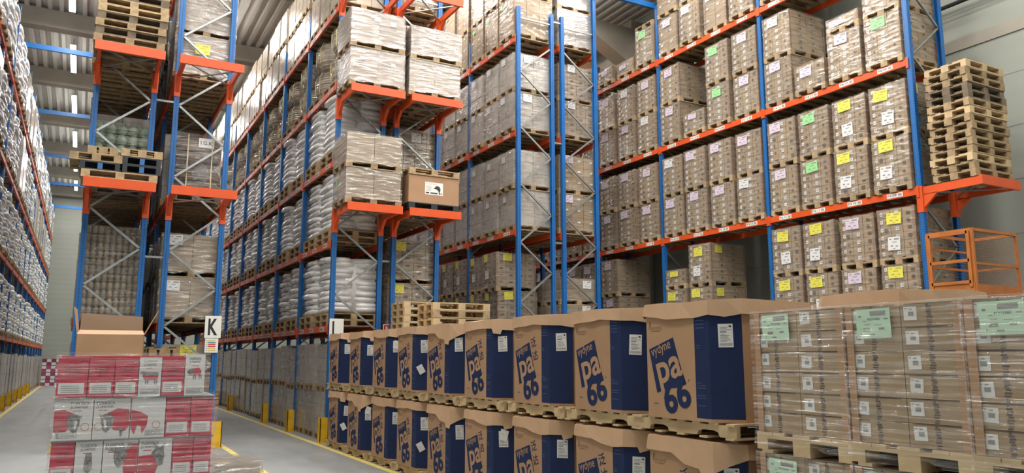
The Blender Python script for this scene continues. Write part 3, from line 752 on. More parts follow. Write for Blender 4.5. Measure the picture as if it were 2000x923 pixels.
b = MB(); b.sheet((0, 0, 0), (1, 0, 0), (0, 0, 1), .43, .28, 0)
for q in range(7): b.sheet((.03 + q * .038, -.002, .235), (1, 0, 0), (0, 0, 1), .014, .018, 2)
b.poly([(.2, .15), (.24, .17), (.25, .2), (.3, .21), (.34, .2), (.37, .15), (.36, .08), (.33, .05), (.32, .1), (.28, .13), (.24, .14)], (0, -.002, 0), (1, 0, 0), (0, 0, 1), 1)
for q in range(5): b.sheet((.03, -.002, .09 + q * .025), (1, 0, 0), (0, 0, 1), .12, .006, 2)
for q, w in ((.02, .08), (.13, .17), (.33, .04), (.39, .02)): b.sheet((q, -.002, .025), (1, 0, 0), (0, 0, 1), w, .03, 1)
put('box_label', b.mesh('box_label', ['sign_white', 'ink', 'grey_ink']), o, (-.22, -.4525, .2))
tag(put('wooden_pallet', euro_pallet('wood', 1.2, .95), None, (6.6, ES, 5.712)), 'wooden pallet lying on top of the plain brown box', 'pallet')
# P end shelf stack
for k in range(15):
    tag(put('wooden_pallet', euro_pallet(['wood', 'wood', 'wood_fresh', 'wood', 'wood', 'wood'][k % 6] if k not in (10, 11) else 'wood_grey', 1.2, .8), None, (14.3 + R.uniform(-.02, .02), 8.12 + R.uniform(-.015, .015), 4.945 + k * .146), (0, 0, R.uniform(-.012, .012))),
        '%s pallet from the bottom of the stack on the right end shelf' % ORD[k + 1], 'pallet', 'pallets stacked on the right end shelf')
# ------------------------------------------------------------------ octagonal bins
HX, HY, CC, BH = .572, .572, .182, .95
OCT = [(-HX, HY - CC), (-HX, -HY + CC), (-HX + CC, -HY), (HX - CC, -HY), (HX, -HY + CC), (HX, HY - CC), (HX - CC, HY), (-HX + CC, HY)]
KY = -HY + CC + .17          # y where the blue panel starts on the -x face
def bin_body():
    b = MB(); pts = OCT[:1] + [(-HX, KY)] + OCT[1:]; n = len(pts); z = [0, .025, BH]
    mid = []
    for k in range(n):
        p, q = pts[k], pts[(k + 1) % n]
        for a, c, lv in ((0, .025, 0), (.025, BH, 1)):
            blue = k in (1, 2) or k in (5, 6)
            b.add([(p[0], p[1], a), (q[0], q[1], a), (q[0], q[1], c), (p[0], p[1], c)], [(0, 1, 2, 3)], 1 if (blue and lv) else 0)
    b.add([(p[0], p[1], 0) for p in pts], [tuple(range(n))], 0); b.add([(p[0], p[1], BH) for p in pts], [tuple(range(n))[::-1]], 2)
    # faint small print on the blue panel
    q = .7071
    for zz in (.83, .80, .77, .74, .6, .58, .3, .28, .26, .2, .18, .12): b.sheet((-HX - .001, KY - .015, zz), (0, -1, 0), (0, 0, 1), .1 if zz > .7 or zz < .3 else .05, .006, 3)
    return b.mesh('bin_body', ['kraft_bin', 'blue_print', 'kraft_inside', 'blue_faint'])
def bin_print(cjk):
    b = MB(); F = HY - CC; a = math.radians(17)
    r = Vector((0, -math.cos(a), math.sin(a))); u = Vector((0, math.sin(a), math.cos(a)))
    X = -HX - .0015
    P = lambda s, z, e=0: Vector((X - e, F - s, z))
    # tilted blue sheet
    b.add([P(.03, .575), P(.35, .675), P(.42, .47), P(.45, .40), P(.50, .29), P(.40, .255), P(.30, .25), P(.19, .225), P(.125, .205)], [tuple(range(9))], 0)
    b.text('vydyne', P(.078, .485, .001), r, u, h=.11, w=.262, m=1, bold=.004)
    b.text('pa', P(.19, .195, .001), r, u, h=.265, w=.315, m=1, bold=.02)
    b.text('66', P(.25, .02, .002), r, u, h=.26, w=.335, m=0, bold=.03)
    b.add([P(.30, .235, .0005), P(.45, .29, .0005), P(.47, .22, .0005), P(.30, .2, .0005)], [(0, 1, 2, 3)], 0) if False else None
    b.text('ASCEND', P(.07, .745), (0, -1, 0), (0, 0, 1), h=.028, w=.14, m=2); b.poly([(0, 0), (.012, 0), (.022, .05), (.032, .0), (.04, .0), (.025, .075), (.018, .075)], P(.03, .745), (0, -1, 0), (0, 0, 1), 2)
    b.sheet(P(.06, .73), (0, -1, 0), (0, 0, 1), .13, .006, 2); b.sheet(P(.08, .11), (0, -1, 0), (0, 0, 1), .06, .012, 2)
    b.text('®', P(.52, .31), (0, -1, 0), (0, 0, 1), h=.02, m=0)
    if cjk:
        b.text('泛', P(.40, .60), r, u, h=.11, m=0, bold=.01); b.text('达', P(.44, .46), r, u, h=.11, m=0, bold=.01)
    return b.mesh('printed_logo', ['blue_print', 'kraft_bin', 'ink_soft'])
def lid(seed, tab=None, droop=0.0):
    r = random.Random(seed); b = MB(); e = .012; pts = []
    for k in range(8):
        p, q = Vector((*OCT[k], 0)), Vector((*OCT[(k + 1) % 8], 0)); n = 5 if (q - p).length > .4 else 2
        for i in range(n): pts.append((p.lerp(q, i / n), i == 0))
    n = len(pts); cen = Vector((0, 0, 0)); top = []; bot = []
    hh = .112
    for i, (p, c) in enumerate(pts):
        s = 1 + e / .55; d = p.normalized()
        w = .012 * math.sin(i * .9 + seed) + r.uniform(-.006, .006)
        top.append((p.x * s, p.y * s, BH + .012 + w * .6))
        fl = .008 + r.uniform(0, .012)
        dz = r.uniform(-.012, .02) + .016 * math.sin(i * .7 + seed * 2)
        if droop and 3 <= i <= 6: dz -= droop * (1 - abs(i - 4.7) / 3)
        bot.append((p.x * s + d.x * fl, p.y * s + d.y * fl, BH - hh + dz))
    b.add(top + bot, [(i, (i + 1) % n, n + (i + 1) % n, n + i) for i in range(n)] + [tuple(range(n))])
    if tab:
        for i0 in tab:
            a, c = Vector(bot[i0]), Vector(bot[(i0 + 1) % n]); d = (c - a) * .15
            b.add([a, c, c - d + Vector((-.004, -.004, -.055)), a + d + Vector((-.004, -.004, -.055))], [(0, 1, 2, 3)])
    me = b.mesh('bin_lid', ['kraft_lid']); return me
def ship_label():
    b = MB(); b.sheet((0, 0, 0), (1, 0, 0), (0, 0, 1), .115, .185, 0)
    for z, w, t in ((.155, .06, .004), (.148, .05, .003), (.135, .09, .004), (.115, .05, .012), (.098, .04, .004), (.09, .07, .004), (.078, .06, .004), (.066, .075, .004), (.055, .08, .004), (.046, .05, .004)): b.sheet((.015, -.001, z), (1, 0, 0), (0, 0, 1), w, t, 1)
    for q in range(14): b.sheet((.01 + q * .007, -.001, .012), (1, 0, 0), (0, 0, 1), .004, .022, 1)
    b.poly([(.08, .165), (.095, .175), (.105, .165), (.1, .155), (.09, .16)], (0, -.001, 0), (1, 0, 0), (0, 0, 1), 2)
    return b.mesh('shipping_label', ['paper', 'grey_ink', 'ink'])
BODY = bin_body(); PR = [bin_print(False), bin_print(True)]; SL = ship_label()
LIDS = [lid(1), lid(2, (6,)), lid(3, (5,)), lid(4, (6,), .02), lid(5, (4,), .13), lid(6)]
b = MB(); b.sheet((0, 0, 0), (1, 0, 0), (0, 0, 1), .1, .13, 0); b.sheet((.02, -.001, .07), (1, 0, 0), (0, 0, 1), .04, .004, 1); LOOSE = b.mesh('loose_sheet', ['paper', 'grey_ink'])
def octabin(x, y, z, k, label, group, loose=0, solid=True, lidi=None, yaw=0):
    o = thing('octagonal_bin', label, 'bulk box', (x, y, z), yaw, group)
    put('bin_body', BODY, o); put('printed_logo', PR[1 if k >= 2 else 0], o)
    l = put('bin_lid', LIDS[lidi if lidi is not None else k % 6], o)
    s = l.modifiers.new('thickness', 'SOLIDIFY'); s.thickness = .005; s.offset = 1
    cx, cy = -HX + CC / 2, -HY + CC / 2; q = .7071; off = .004
    put('shipping_label', SL, o, (cx - q * .055 - q * off, cy + q * .055 - q * off, .57 + R.uniform(-.04, .02)), (0, R.uniform(-.05, .05), -PI / 4))
    if loose: put('loose_sheet', LOOSE, o, (cx - q * .06 - q * .012, cy + q * .06 - q * .012, .25 if loose == 1 else .66), (.08, -.5 if loose == 1 else .3, -PI / 4))
    return o
BY = [5.07, 6.25, 7.51, 8.80, 10.08, 11.27, 12.47, 13.77, 15.1]
BW = ['nearest', 'second nearest', 'third nearest', 'fourth nearest', 'middle', 'fourth farthest', 'third farthest', 'second farthest', 'farthest']
for k, y in enumerate(BY):
    for lv in (0, 1):
        xx = 4.975 + R.uniform(-.025, .025); zb = 0.003 + lv * 1.115
        tag(put('notched_pallet', notched_pallet(), None, (xx - .005, y, zb), (0, 0, R.uniform(-.01, .01))), 'notched wooden pallet under the %s octagonal bin, %s tier' % (BW[k], ('bottom', 'top')[lv]), 'pallet', 'pallets under the bins')
        octabin(xx, y, zb + .1235, k + (2 if lv == 0 and k < 2 else 0), '%s octagonal brown and blue bin in the long row, %s tier' % (BW[k], ('bottom', 'top')[lv]), 'octagonal bins in the long row',
                loose={(1, 4): 0, (1, 5): 1, (1, 6): 2, (0, 8): 1, (0, 7): 2, (0, 5): 1, (0, 3): 2}.get((lv, k), 0), lidi={(1, 0): 0, (1, 1): 5, (0, 0): 4, (0, 7): 4, (1, 2): 5, (1, 8): 1, (1, 3): 2, (0, 2): 3}.get((lv, k)))
# second row bin behind
tag(put('notched_pallet', notched_pallet(), None, (6.75, 4.62, .002)), 'extra notched pallet at the very bottom of the bin behind cartons', 'pallet')
for lv in (0, 1):
    zb = .128 + lv * 1.115
    tag(put('notched_pallet', notched_pallet(), None, (6.75, 4.62, zb)), 'notched wooden pallet of the bin behind the carton loads, %s tier' % ('bottom', 'top')[lv], 'pallet')
    octabin(6.75, 4.62, zb + .1235, 4, 'octagonal bin behind the near carton loads, %s tier' % ('bottom', 'top')[lv], 'bins behind the cartons', lidi=4)
# pallet piles behind the bins
pallet_stack(6.54, 15.85, 0.003, 20, 0, 'behind the bins, left pile', mats=('wood_fresh',), jit=.012)
pallet_stack(6.36, 13.86, 0.003, 19, 0, 'behind the bins, right pile', mats=('wood_fresh', 'wood'), jit=.012)
# ------------------------------------------------------------------ near carton loads
def near_carton(w, d, t, labelled):
    def f():
        b = MB(); g = .0025; b.box(-d / 2 + g, -w / 2 + g, 0.001, d / 2 - g, w / 2 - g, t - .003, 0)
        X = -d / 2 + g - .0008
        if labelled:
            r = random.Random(3)
            
            for q in range(9):
                zz = .004 + q * t / 9.5
                b.sheet((X, w / 2 - .165 - r.uniform(0, .012), zz), (0, -1, 0), (0, 0, 1), r.uniform(.015, .04), t * r.uniform(.05, .1), 1)
            b.sheet((X, w / 2 - .03, t - .009), (0, -1, 0), (0, 0, 1), w - .07, .007, 1)
        return b.mesh('carton', ['kraft', 'mark'])
    return cached(('nc', w, d, t, labelled), f)
def near_label():
    b = MB(); b.sheet((0, 0, 0), (0, -1, 0), (0, 0, 1), .085, .082, 0)
    b.sheet((-.001, -.03, .026), (0, -1, 0), (0, 0, 1), .036, .026, 1); b.sheet((-.001, -.006, .068), (0, -1, 0), (0, 0, 1), .016, .005, 1); b.sheet((-.001, -.035, .064), (0, -1, 0), (0, 0, 1), .022, .006, 1)
    return b.mesh('carton_label', ['paper', 'grey_ink'])
NL = near_label()
def mint_note():
    b = MB(); r, u = (0, -1, 0), (0, 0, 1); b.sheet((0, 0, 0), r, u, .245, .185, 0)
    b.sheet((-.001, -.105, .14), r, u, .11, .03, 1); b.text('P221322062', (-.001, -.085, .112), r, u, h=.014, w=.09, m=2)
    for y, z, w, h in ((.02, .135, .02, .012), (.05, .105, .025, .006), (.2, .115, .03, .006), (.05, .045, .05, .02), (.16, .05, .04, .014), (.09, .018, .04, .01), (.03, .025, .01, .008), (.06, .085, .04, .004), (.13, .08, .05, .003)): b.sheet((-.001, -y, z), r, u, w, h, 1)
    return b.mesh('delivery_note', ['mint_paper', 'grey_ink', 'ink'])
MN = mint_note()
def near_load(x, y, z, rows, label, rz=0, t=.1435):
    o = thing('wrapped_pallet_load', label, 'pallet load', (x, y, z), rz, 'carton loads in the right foreground')
    put('pallet', euro_pallet('wood_fresh', 1.2, .8), o); w = .38; d = .29
    for k in range(rows):
        for j in (0, 1):
            for i in range(4):
                fr = i == 0; c = put('carton', near_carton(w, d, t, fr), o, (-.58 + d / 2 + i * d, .19 - j * w, .146 + k * t))
                if fr: put('carton_label', NL, c, (-d / 2 + .0005, w / 2 - .022 - R.uniform(0, .02), .032 + R.uniform(-.01, .012)), (R.uniform(-.06, .06), 0, 0))
    H = rows * t
    for sx in (-1, 1):
        for sy in (-1, 1):
            b = MB(); X, Y = sx * .586, sy * .386
            b.box(min(X, X - sx * .05), min(Y, Y + sy * .006), 0, max(X, X - sx * .05), max(Y, Y + sy * .006), H); b.box(min(X, X + sx * .006), min(Y, Y - sy * .05), 0, max(X, X + sx * .006), max(Y, Y - sy * .05), H)
            put('corner_board', b.mesh('corner_board', ['kraft_bin']), o, (0, 0, .146))
    put('delivery_note', MN, o, (-.597, .30, .146 + H - .21), (R.uniform(-.04, .04), 0, 0))
    put('stretch_wrap', film(1.19, .785, round(H, 3), 7, 'film_near', -.09, .008), o, (0, 0, .146))
for k, (x, y, rz, who) in enumerate([(5.0, 3.83, .0, 'farthest'), (5.0, 3.03, 0, 'middle'), (4.97, 2.22, 0, 'nearest')]):
    near_load(x, y, .003, 6, '%s brown carton load in the right foreground, bottom tier' % who, rz, .1525)
    near_load(x, y, 1.07, 6, '%s brown carton load in the right foreground, top tier' % who, rz)
# ------------------------------------------------------------------ wine carton load, left foreground
X0, YT, WT = -.125, 6.96, 1.15
o = thing('wine_carton_load', 'wrapped pallet of red and white wine cartons in left foreground', 'pallet load', (X0 + WT / 2, YT + .4, .003), math.radians(-2.0))
put('pallet', euro_pallet('wood', 1.2, .8), o)
u2 = lambda u: (u - 108) / 307 * WT - WT / 2
def wc(x0, x1, t, kind, art=None, off=0):
    b = MB(); w = x1 - x0 - .006; d = .25
    b.box(0, 0, 0, w, d, t, 0); Y = -.0015; r, u = (1, 0, 0), (0, 0, 1)
    def T(s, x, z, ww, m, h=.022): b.text(s, (x, Y, z), r, u, w=ww, h=h, m=m, bold=.02)
    if kind == 'r':
        T('TUSSOCK', w * .18, t * .70, w * .62, 2); T('JUMPER', w * .22, t * .60, w * .54, 2); b.sheet((w * .3, Y, t * .53), r, u, w * .35, .006, 2)
        b.sheet((w * .06, Y, t * .10), r, u, w * .85, t * .27, 1)
        for q in range(4): b.sheet((w * .15, Y - .001, t * .14 + q * .015), r, u, w * .6, .004, 3)
        ring = [(w * .86 + .018 * math.cos(a * PI / 8), t * .88 + .018 * math.sin(a * PI / 8)) for a in range(16)]
        inn = [(w * .86 + .013 * math.cos(a * PI / 8), t * .88 + .013 * math.sin(a * PI / 8)) for a in range(16)]
        b.poly(ring, (0, Y, 0), r, u, 2); b.poly(inn, (0, Y - .0005, 0), r, u, 0); T('TJ', w * .86 - .008, t * .88 - .007, .016, 2, .014)
    else:
        big = w > .2
        sx = .40 if big and art == 'bisonR' else (.05 if big else .18)
        if art != 'bison2': T('TUSSOCK', w * sx, t * .86, min(w * .62, .135), 4); T('JUMPER', w * sx, t * .765, min(w * .58, .125), 4); b.sheet((w * sx + .02, Y, t * .71), r, u, .06, .005, 5)
        def blob(pts, m, e=.0): b.poly([(min(max(a, .002), w - .002), c) for a, c in pts], (0, Y - .0004 - e, 0), r, u, m)
        if art == 'cow':
            c = w / 2; z = t * .42
            blob([(c - .055, z + .05), (c + .055, z + .052), (c + .06, z + .02), (c + .05, z), (c - .04, z), (c - .055, z + .03)], 5)
            blob([(c - .065, z + .07), (c - .03, z + .065), (c + .06, z + .062), (c + .06, z + .035), (c - .03, z + .035), (c - .05, z + .04), (c - .075, z + .055)], 4, .0004)
            for q in (-.035, -.02, .03, .045): blob([(c + q, z), (c + q + .01, z), (c + q + .008, z - .035), (c + q + .002, z - .035)], 4)
        if art == 'bisonS':
            c = w / 2; z = t * .50
            blob([(c - .02, z + .05), (c + .03, z + .06), (c + .05, z + .03), (c + .045, z), (c - .015, z - .005)], 5)
            blob([(c - .055, z + .04), (c - .02, z + .055), (c - .01, z + .02), (c - .025, z - .005), (c - .045, z), (c - .06, z + .02)], 4, .0004)
            for q in (-.015, 0, .03, .045): blob([(c + q, z), (c + q + .009, z), (c + q + .008, z - .035), (c + q + .002, z - .035)], 4)
        if art in ('bisonR', 'bisonL'):
            f = -1 if art == 'bisonR' else 1; c = w * (.45 if f < 0 else .45); q = lambda pts: [(c + f * a, z_) for a, z_ in pts][::f if f > 0 else -1]
            blob(q([(-.02, .20), (.05, .235), (.13, .225), (.19, .19), (.2, .13), (.16, .1), (.11, .06), (.03, .07), (-.01, .12)]), 5)
            blob(q([(-.06, .185), (-.01, .2), (.03, .17), (.02, .1), (-.02, .05), (-.045, .07), (-.06, .12)]), 4, .0004)
            blob(q([(-.075, .2), (-.07, .17), (-.04, .155), (-.01, .165), (.0, .19), (-.012, .175), (-.04, .168), (-.062, .178)]), 6, .0008)
            blob(q([(-.045, .15), (-.025, .15), (-.022, .09), (-.035, .08)]), 1, .0008)
            for a in (.07, .14): blob(q([(a, .08), (a + .03, .08), (a + .022, .02), (a + .008, .02)]), 4, .0002)
        if art == 'bison2':
            blob([(0, .22), (w * .3, .2), (w * .5, .17), (w * .48, .1), (w * .35, .03), (w * .3, .09), (w * .2, .1), (w * .12, .03), (0, .08)], 5)
        if art == 'bull':
            c = w * .45; blob([(c + .06, .28), (w, .28), (w, .06), (c + .05, .02), (c + .03, .12)], 5)
            blob([(c - .03, .25), (c + .04, .26), (c + .06, .2), (c + .03, .12), (c, .1), (c - .025, .13), (c - .035, .19)], 4, .0004)
            blob([(c - .09, .28), (c - .085, .25), (c - .03, .24), (c + .05, .25), (c + .075, .29), (c + .09, .27), (c + .07, .24), (c, .225), (c - .07, .235), (c - .1, .26)], 6, .0008)
        if art == 'donkey':
            c = w * .5; blob([(0, .18), (c - .02, .19), (c + .03, .12), (c, .02), (0, .02)], 5)
            blob([(c - .03, .2), (c, .24), (c - .03, .29), (c + .02, .25), (c + .03, .24), (c + .07, .28), (c + .06, .22), (c + .07, .18), (c + .06, .11), (c + .03, .1), (c, .15)], 4, .0004)
        if art == 'pear':
            c = w / 2; blob([(c - .02, .22), (c + .02, .22), (c + .025, .18), (c + .03, .1), (c, .07), (c - .03, .1), (c - .025, .18)], 4)
        if art not in ('bull', 'donkey', 'pear', 'bisonL'):
            bx = w * .5 if art == 'bison2' else w * .12
            bw = min(w * .8, .13); bx = min(bx, w - bw - .01); b.sheet((bx, Y, .02), r, u, bw, .04, 4); b.sheet((bx + .004, Y - .0006, .024), r, u, bw - .008, .032, 1)
            for q in range(18): b.sheet((bx + .008 + q * (bw - .02) / 18, Y - .001, .026), r, u, (bw - .02) / 34, .027, 4)
        if art in ('bisonR', 'bisonL', 'bison2'):
            c = w * (.82 if art == 'bisonR' else .15 if art == 'bisonL' else .75); z = .10
            ring = [(c + .03 * math.cos(a * PI / 8), z + .03 * math.sin(a * PI / 8)) for a in range(16)]; inn = [(c + .026 * math.cos(a * PI / 8), z + .026 * math.sin(a * PI / 8)) for a in range(16)]
            b.poly(ring, (0, Y - .0002, 0), r, u, 5); b.poly(inn, (0, Y - .0008, 0), r, u, 1); T('TJ', c - .012, z - .009, .024, 5, .018)
    mats = ['carton_red' if kind == 'r' else 'carton_white', 'carton_white', 'carton_red_ink', 'grey_ink', 'animal_grey', 'jumper_red', 'grey_ink']
    return b.mesh('wine_carton', mats)
rowsT = [[(108, 165, 'r', 0), (165, 214, 'r', 0), (214, 260, 'r', 0), (260, 305, 'w', 'cow'), (305, 351, 'r', 0), (351, 393, 'w', 'bisonS')],
         [(108, 180, 'w', 'bisonR'), (180, 250, 'w', 'bisonL'), (250, 318, 'w', 'bison2'), (318, 368, 'r', 0), (368, 414, 'r', 0)],
         [(108, 152, 'r', 0), (152, 203, 'w', 'pear'), (203, 270, 'w', 'bull'), (270, 336, 'w', 'donkey'), (336, 378, 'r', 0), (378, 415, 'r', 0)],
         [(108, 180, 'w', 'bisonR'), (180, 230, 'r', 0), (230, 300, 'w', 'bisonL'), (300, 360, 'r', 0), (360, 414, 'r', 0)],
         [(108, 165, 'r', 0), (165, 230, 'r', 0), (230, 300, 'r', 0), (300, 360, 'r', 0), (360, 414, 'r', 0)]]
tz = .31; pitch = .322
for i, row in enumerate(rowsT):
    z = .147 + (4 - i) * pitch
    for (a, c, kd, art) in row:
        hh = tz + (.025 if art == 'bisonS' else 0)
        put('wine_carton', wc(u2(a), u2(c), hh, kd, art), o, (u2(a), -.4 + R.uniform(0, .008), z))
    b = MB()
    xe = u2(row[-1][1])
    for q in range(5): b.box(u2(108) + q * (xe - u2(108)) / 5 + .002, -.14, 0, u2(108) + (q + 1) * (xe - u2(108)) / 5 - .002, .38, tz + (.01 if i == 0 else 0), q % 2)
    put('rear_cartons', b.mesh('rear_cartons', ['carton_red', 'carton_red']), o, (0, 0, z))
    if i: b = MB(); b.box(-WT / 2 - .005, -.412, 0, WT / 2 + .005, .39, .008); put('slip_sheet', b.mesh('slip_sheet', ['slip_grey']), o, (0, 0, z + tz + .002))
put('stretch_wrap', film(WT + .01, .83, 1.3, 5, 'film_near', -.14, .012, False), o, (0, 0, .146))
put('top_wrap', film(WT - .07, .81, .34, 8, 'film_near', 0, .012, True), o, (-.035, 0, .146 + 1.285))
# low wrapped load beside it
o = thing('low_wrapped_load', 'low pallet load under crumpled shiny film beside the wine cartons', 'pallet load', (1.53, 10.7, .003), .05)
put('pallet', euro_pallet('wood', 1.2, .8), o); b = MB(); b.box(-.55, -.38, 0, .55, .38, .3); put('goods_block', b.mesh('goods_block', ['bright_load']), o, (0, 0, .146))
put('stretch_wrap', film(1.12, .78, .31, 9, 'film_milky', -.12, .02), o, (0, 0, .146))
# ------------------------------------------------------------------ open cardboard box and its supports
load('plain', .36, 12.0, .003, .95, 'dull carton load underneath the open cardboard box, behind wine cartons', 'under the open box', dx=1.0, dy=.8)
o = thing('open_cardboard_box', 'open brown cardboard box with raised flaps behind the wine cartons', 'box', (.36, 12.0, 1.10), math.radians(-2))
b = MB(); W, Dp, Hh, t = .40, .4, .95, .008
b.box(-W, -Dp, 0, W, -Dp + t, Hh); b.box(-W, Dp - t, 0, W, Dp, Hh); b.box(-W, -Dp, 0, -W + t, Dp, Hh); b.box(W - t, -Dp, 0, W, Dp, Hh); b.box(-W, -Dp, 0, W, Dp, t)
put('box_body', b.mesh('box_body', ['kraft_bin']), o)
def flap(pts, th, mt='kraft_bin'):
    b = MB(); b.prism(pts, th); return b.mesh('flap', [mt])
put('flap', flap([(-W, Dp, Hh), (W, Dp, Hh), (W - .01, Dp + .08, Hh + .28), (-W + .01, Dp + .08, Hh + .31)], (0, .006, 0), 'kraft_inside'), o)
put('flap', flap([(-W, -Dp, Hh), (-W, Dp, Hh), (-W - .05, Dp - .05, Hh + .36), (-W - .06, -Dp + .05, Hh + .36)], (.006, 0, 0)), o)
put('flap', flap([(W, -Dp, Hh), (W, Dp, Hh), (W + .16, Dp - .05, Hh + .33), (W + .16, -Dp + .05, Hh + .33)], (.006, 0, 0)), o)
put('flap', flap([(-W, -Dp, Hh), (W, -Dp, Hh), (W - .02, -Dp + .06, Hh + .055), (-W + .03, -Dp + .06, Hh + .055)], (0, .006, 0), 'kraft_lid'), o)
b = MB(); b.sheet((-.18, -Dp - .002, .62), (1, 0, 0), (0, 0, 1), .24, .02, 0)
for a in ((-.15, .38, .005, .2), (.03, .38, .005, .2), (.22, .38, .005, .2), (-.15, .58, .37, .005), (-.15, .38, .37, .005)): b.sheet((a[0], -Dp - .002, a[1]), (1, 0, 0), (0, 0, 1), a[2], a[3], 0)
put('printed_frame', b.mesh('printed_frame', ['ink_soft']), o)
pallet_stack(1.12, 13.3, .003, 13, PI / 2, 'right of the open cardboard box', dx=1.2, dy=.42, mats=('wood',))
# distant stack of purple cartons at aisle end
for i, zz in enumerate((.003, .42, .84, 1.26)):
    o = thing('wrapped_carton_block', '%s layer block of purple cartons at the far aisle end' % ORD[i + 1], 'carton', (-1.5, 57, zz), 0, 'purple cartons at the aisle end')
    b = MB()
    for q in range(4):
        for s in range(2): b.box(-.5 + q * .25 + .01, -.4, s * .2, -.5 + (q + 1) * .25 - .01, .4, s * .2 + .17, (q + s + i) % 2)
    b.box(-.5, -.39, 0, .5, .39, .4, 2); put('carton_stack', b.mesh('carton_stack', ['magenta', 'paper', 'ink_soft']), o)
# ------------------------------------------------------------------ work cage
load('lab', 13.1, 7.0, .003, 1.15, 'lower carton load carrying the orange cage, hidden behind front cartons', 'under the cage')
load('lab', 13.1, 7.0, 1.305, 1.12, 'upper carton load carrying the orange cage, hidden behind front cartons', 'under the cage')
o = thing('work_cage', 'orange steel man basket with wire mesh side near the right wall', 'cage', (12.5, 7.2, 2.75))
# local: x 0..1.25 (wide side faces -y), y 0..0.78
CW, CD, CH = 1.25, .76, 1.05
def bars(name, segs, w=.04, m='orange_cage'):
    b = MB()
    for a, c in segs: b.bar(a, c, w, w)
    return put(name, b.mesh(name, [m]), o)
for x, y in ((0, 0), (CW, 0), (0, CD), (CW, CD)): bars('corner_post', [((x, y, 0), (x, y, CH))], .045)
bars('top_rail', [((0, 0, CH), (CW, 0, CH)), ((0, CD, CH), (CW, CD, CH)), ((0, 0, CH), (0, CD, CH)), ((CW, 0, CH), (CW, CD, CH))], .05)
bars('middle_rail', [((CW, 0, .5), (CW, CD, .5)), ((0, CD, .5), (CW, CD, .5)), ((0, CD, .82), (CW, CD, .82)), ((0, 0, .5), (CW, 0, .5))], .035)
g = bars('gate', [((-.03, .05, .12), (-.03, .05, CH - .02)), ((-.03, CD - .05, .12), (-.03, CD - .05, CH - .02)), ((-.03, .05, CH - .04), (-.03, CD - .05, CH - .04)), ((-.03, .05, .55), (-.03, CD - .05, .55)), ((-.03, .05, .2), (-.03, CD - .05, .2))], .05)
b = MB(); b.box(-.035, 0, 0, -.015, CD, .2); b.box(0, -.02, 0, CW, 0, .16); b.box(CW, 0, 0, CW + .02, CD, .16); b.box(0, CD, 0, CW, CD + .02, .16); put('kick_plate', b.mesh('kick_plate', ['orange_cage']), o)
b = MB(); b.box(-.02, 0, -.03, CW, CD, 0)
for x in (.1, .35, .8, 1.05): b.box(x, -.02, -.09, x + .12, CD, -.03)
put('base', b.mesh('base', ['orange_cage']), o)
b = MB()
for i in range(30): b.bar((CW * i / 30 + .02, -.005, .16), (CW * i / 30 + .02, -.005, CH), .004, .004)
for i in range(22): b.bar((0, -.005, .18 + i * .04), (CW, -.005, .18 + i * .04), .004, .004)
for i in range(18): b.bar((0.02, CD, .18 + i * .05), (CW, CD, .18 + i * .05), .003, .003)
put('wire_mesh', b.mesh('wire_mesh', ['galv_mesh']), o)
# ------------------------------------------------------------------ post protectors, signs, small red sign
for i, (x, y) in enumerate([(4.58, 16.42), (4.55, 19.2), (4.55, 22.1), (4.55, 27.7), (4.55, 30.6)]):
    b = MB(); b.box(-.1, -.1, 0, -.085, .1, .5); b.box(-.1, -.1, 0, .06, -.085, .5); b.box(-.1, .085, 0, .06, .1, .5); b.box(-.13, -.13, 0, .1, .13, .01)
    tag(put('post_protector', b.mesh('post_protector', ['yellow']), None, (x, y, 0.001)), '%s yellow post protector along the centre aisle from the near end' % ORD[i + 1], 'guard', 'yellow guards along the centre aisle')
b = MB(); b.box(-.1, -.1, 0, .1, -.085, .5); b.box(.085, -.1, 0, .1, .12, .5); b.box(-.13, -.13, 0, .13, .13, .01)
tag(put('post_protector', b.mesh('post_protector', ['yellow']), None, (2.46, 16.5, .001)), 'yellow post protector at the foot of rack K', 'guard')
for i in range(9):
    b = MB(); b.box(.085, -.1, 0, .1, .1, .5); b.box(-.06, -.1, 0, .1, -.085, .5); b.box(-.1, -.13, 0, .13, .13, .01)
    tag(put('post_protector', b.mesh('post_protector', ['yellow']), None, (-2.13, 22.2 + i * 2.9, .001)), '%s yellow post protector along the left aisle from near end' % ORD[i + 1], 'guard', 'yellow guards along the left aisle')
def sign(ch, x, z, lab, w=.31, h=.44):
    o = thing('aisle_sign', lab, 'sign', (x, YE - (.075 if ch == 'K' else .18), z)); b = MB(); b.box(0, -.01, 0, w, 0, h, 0); b.text(ch, (w * .2, -.012, h * .12), (1, 0, 0), (0, 0, 1), h=h * .76, w=w * .58 if ch == 'K' else w * .4, m=1, bold=.03)
    put('sign_board', b.mesh('sign_board', ['sign_white', 'ink']), o); return o
o = sign('K', 2.15, 2.13, 'white sign with black letter K on the rack post')
b = MB(); b.box(0, -.008, 0, .25, 0, .28, 0)
for q, m in enumerate((1, 1, 2, 2, 3, 1)): b.box(.06, -.010, .035 + q * .038, .2, -.008, .055 + q * .038, m); b.box(.03, -.010, .037 + q * .038, .045, -.008, .053 + q * .038, 4)
put('level_colour_card', b.mesh('level_colour_card', ['sign_white', 'yellow_line', 'red', 'teal', 'grey_ink']), o, (.02, 0, -.29))
sign('L', 4.64, 2.13, 'white sign with black letter on the centre rack post')
b = MB(); b.box(0, -.01, 0, .22, 0, .2, 0); b.box(.02, -.012, .02, .2, -.01, .18, 1); b.box(.06, -.014, .05, .1, -.012, .15, 0); b.box(.13, -.014, .05, .16, -.012, .12, 0)
tag(put('fire_sign', b.mesh('fire_sign', ['sign_white', 'red']), None, (5.88, YE - .08, 2.28)), 'small red and white safety sign between the rack posts', 'sign')
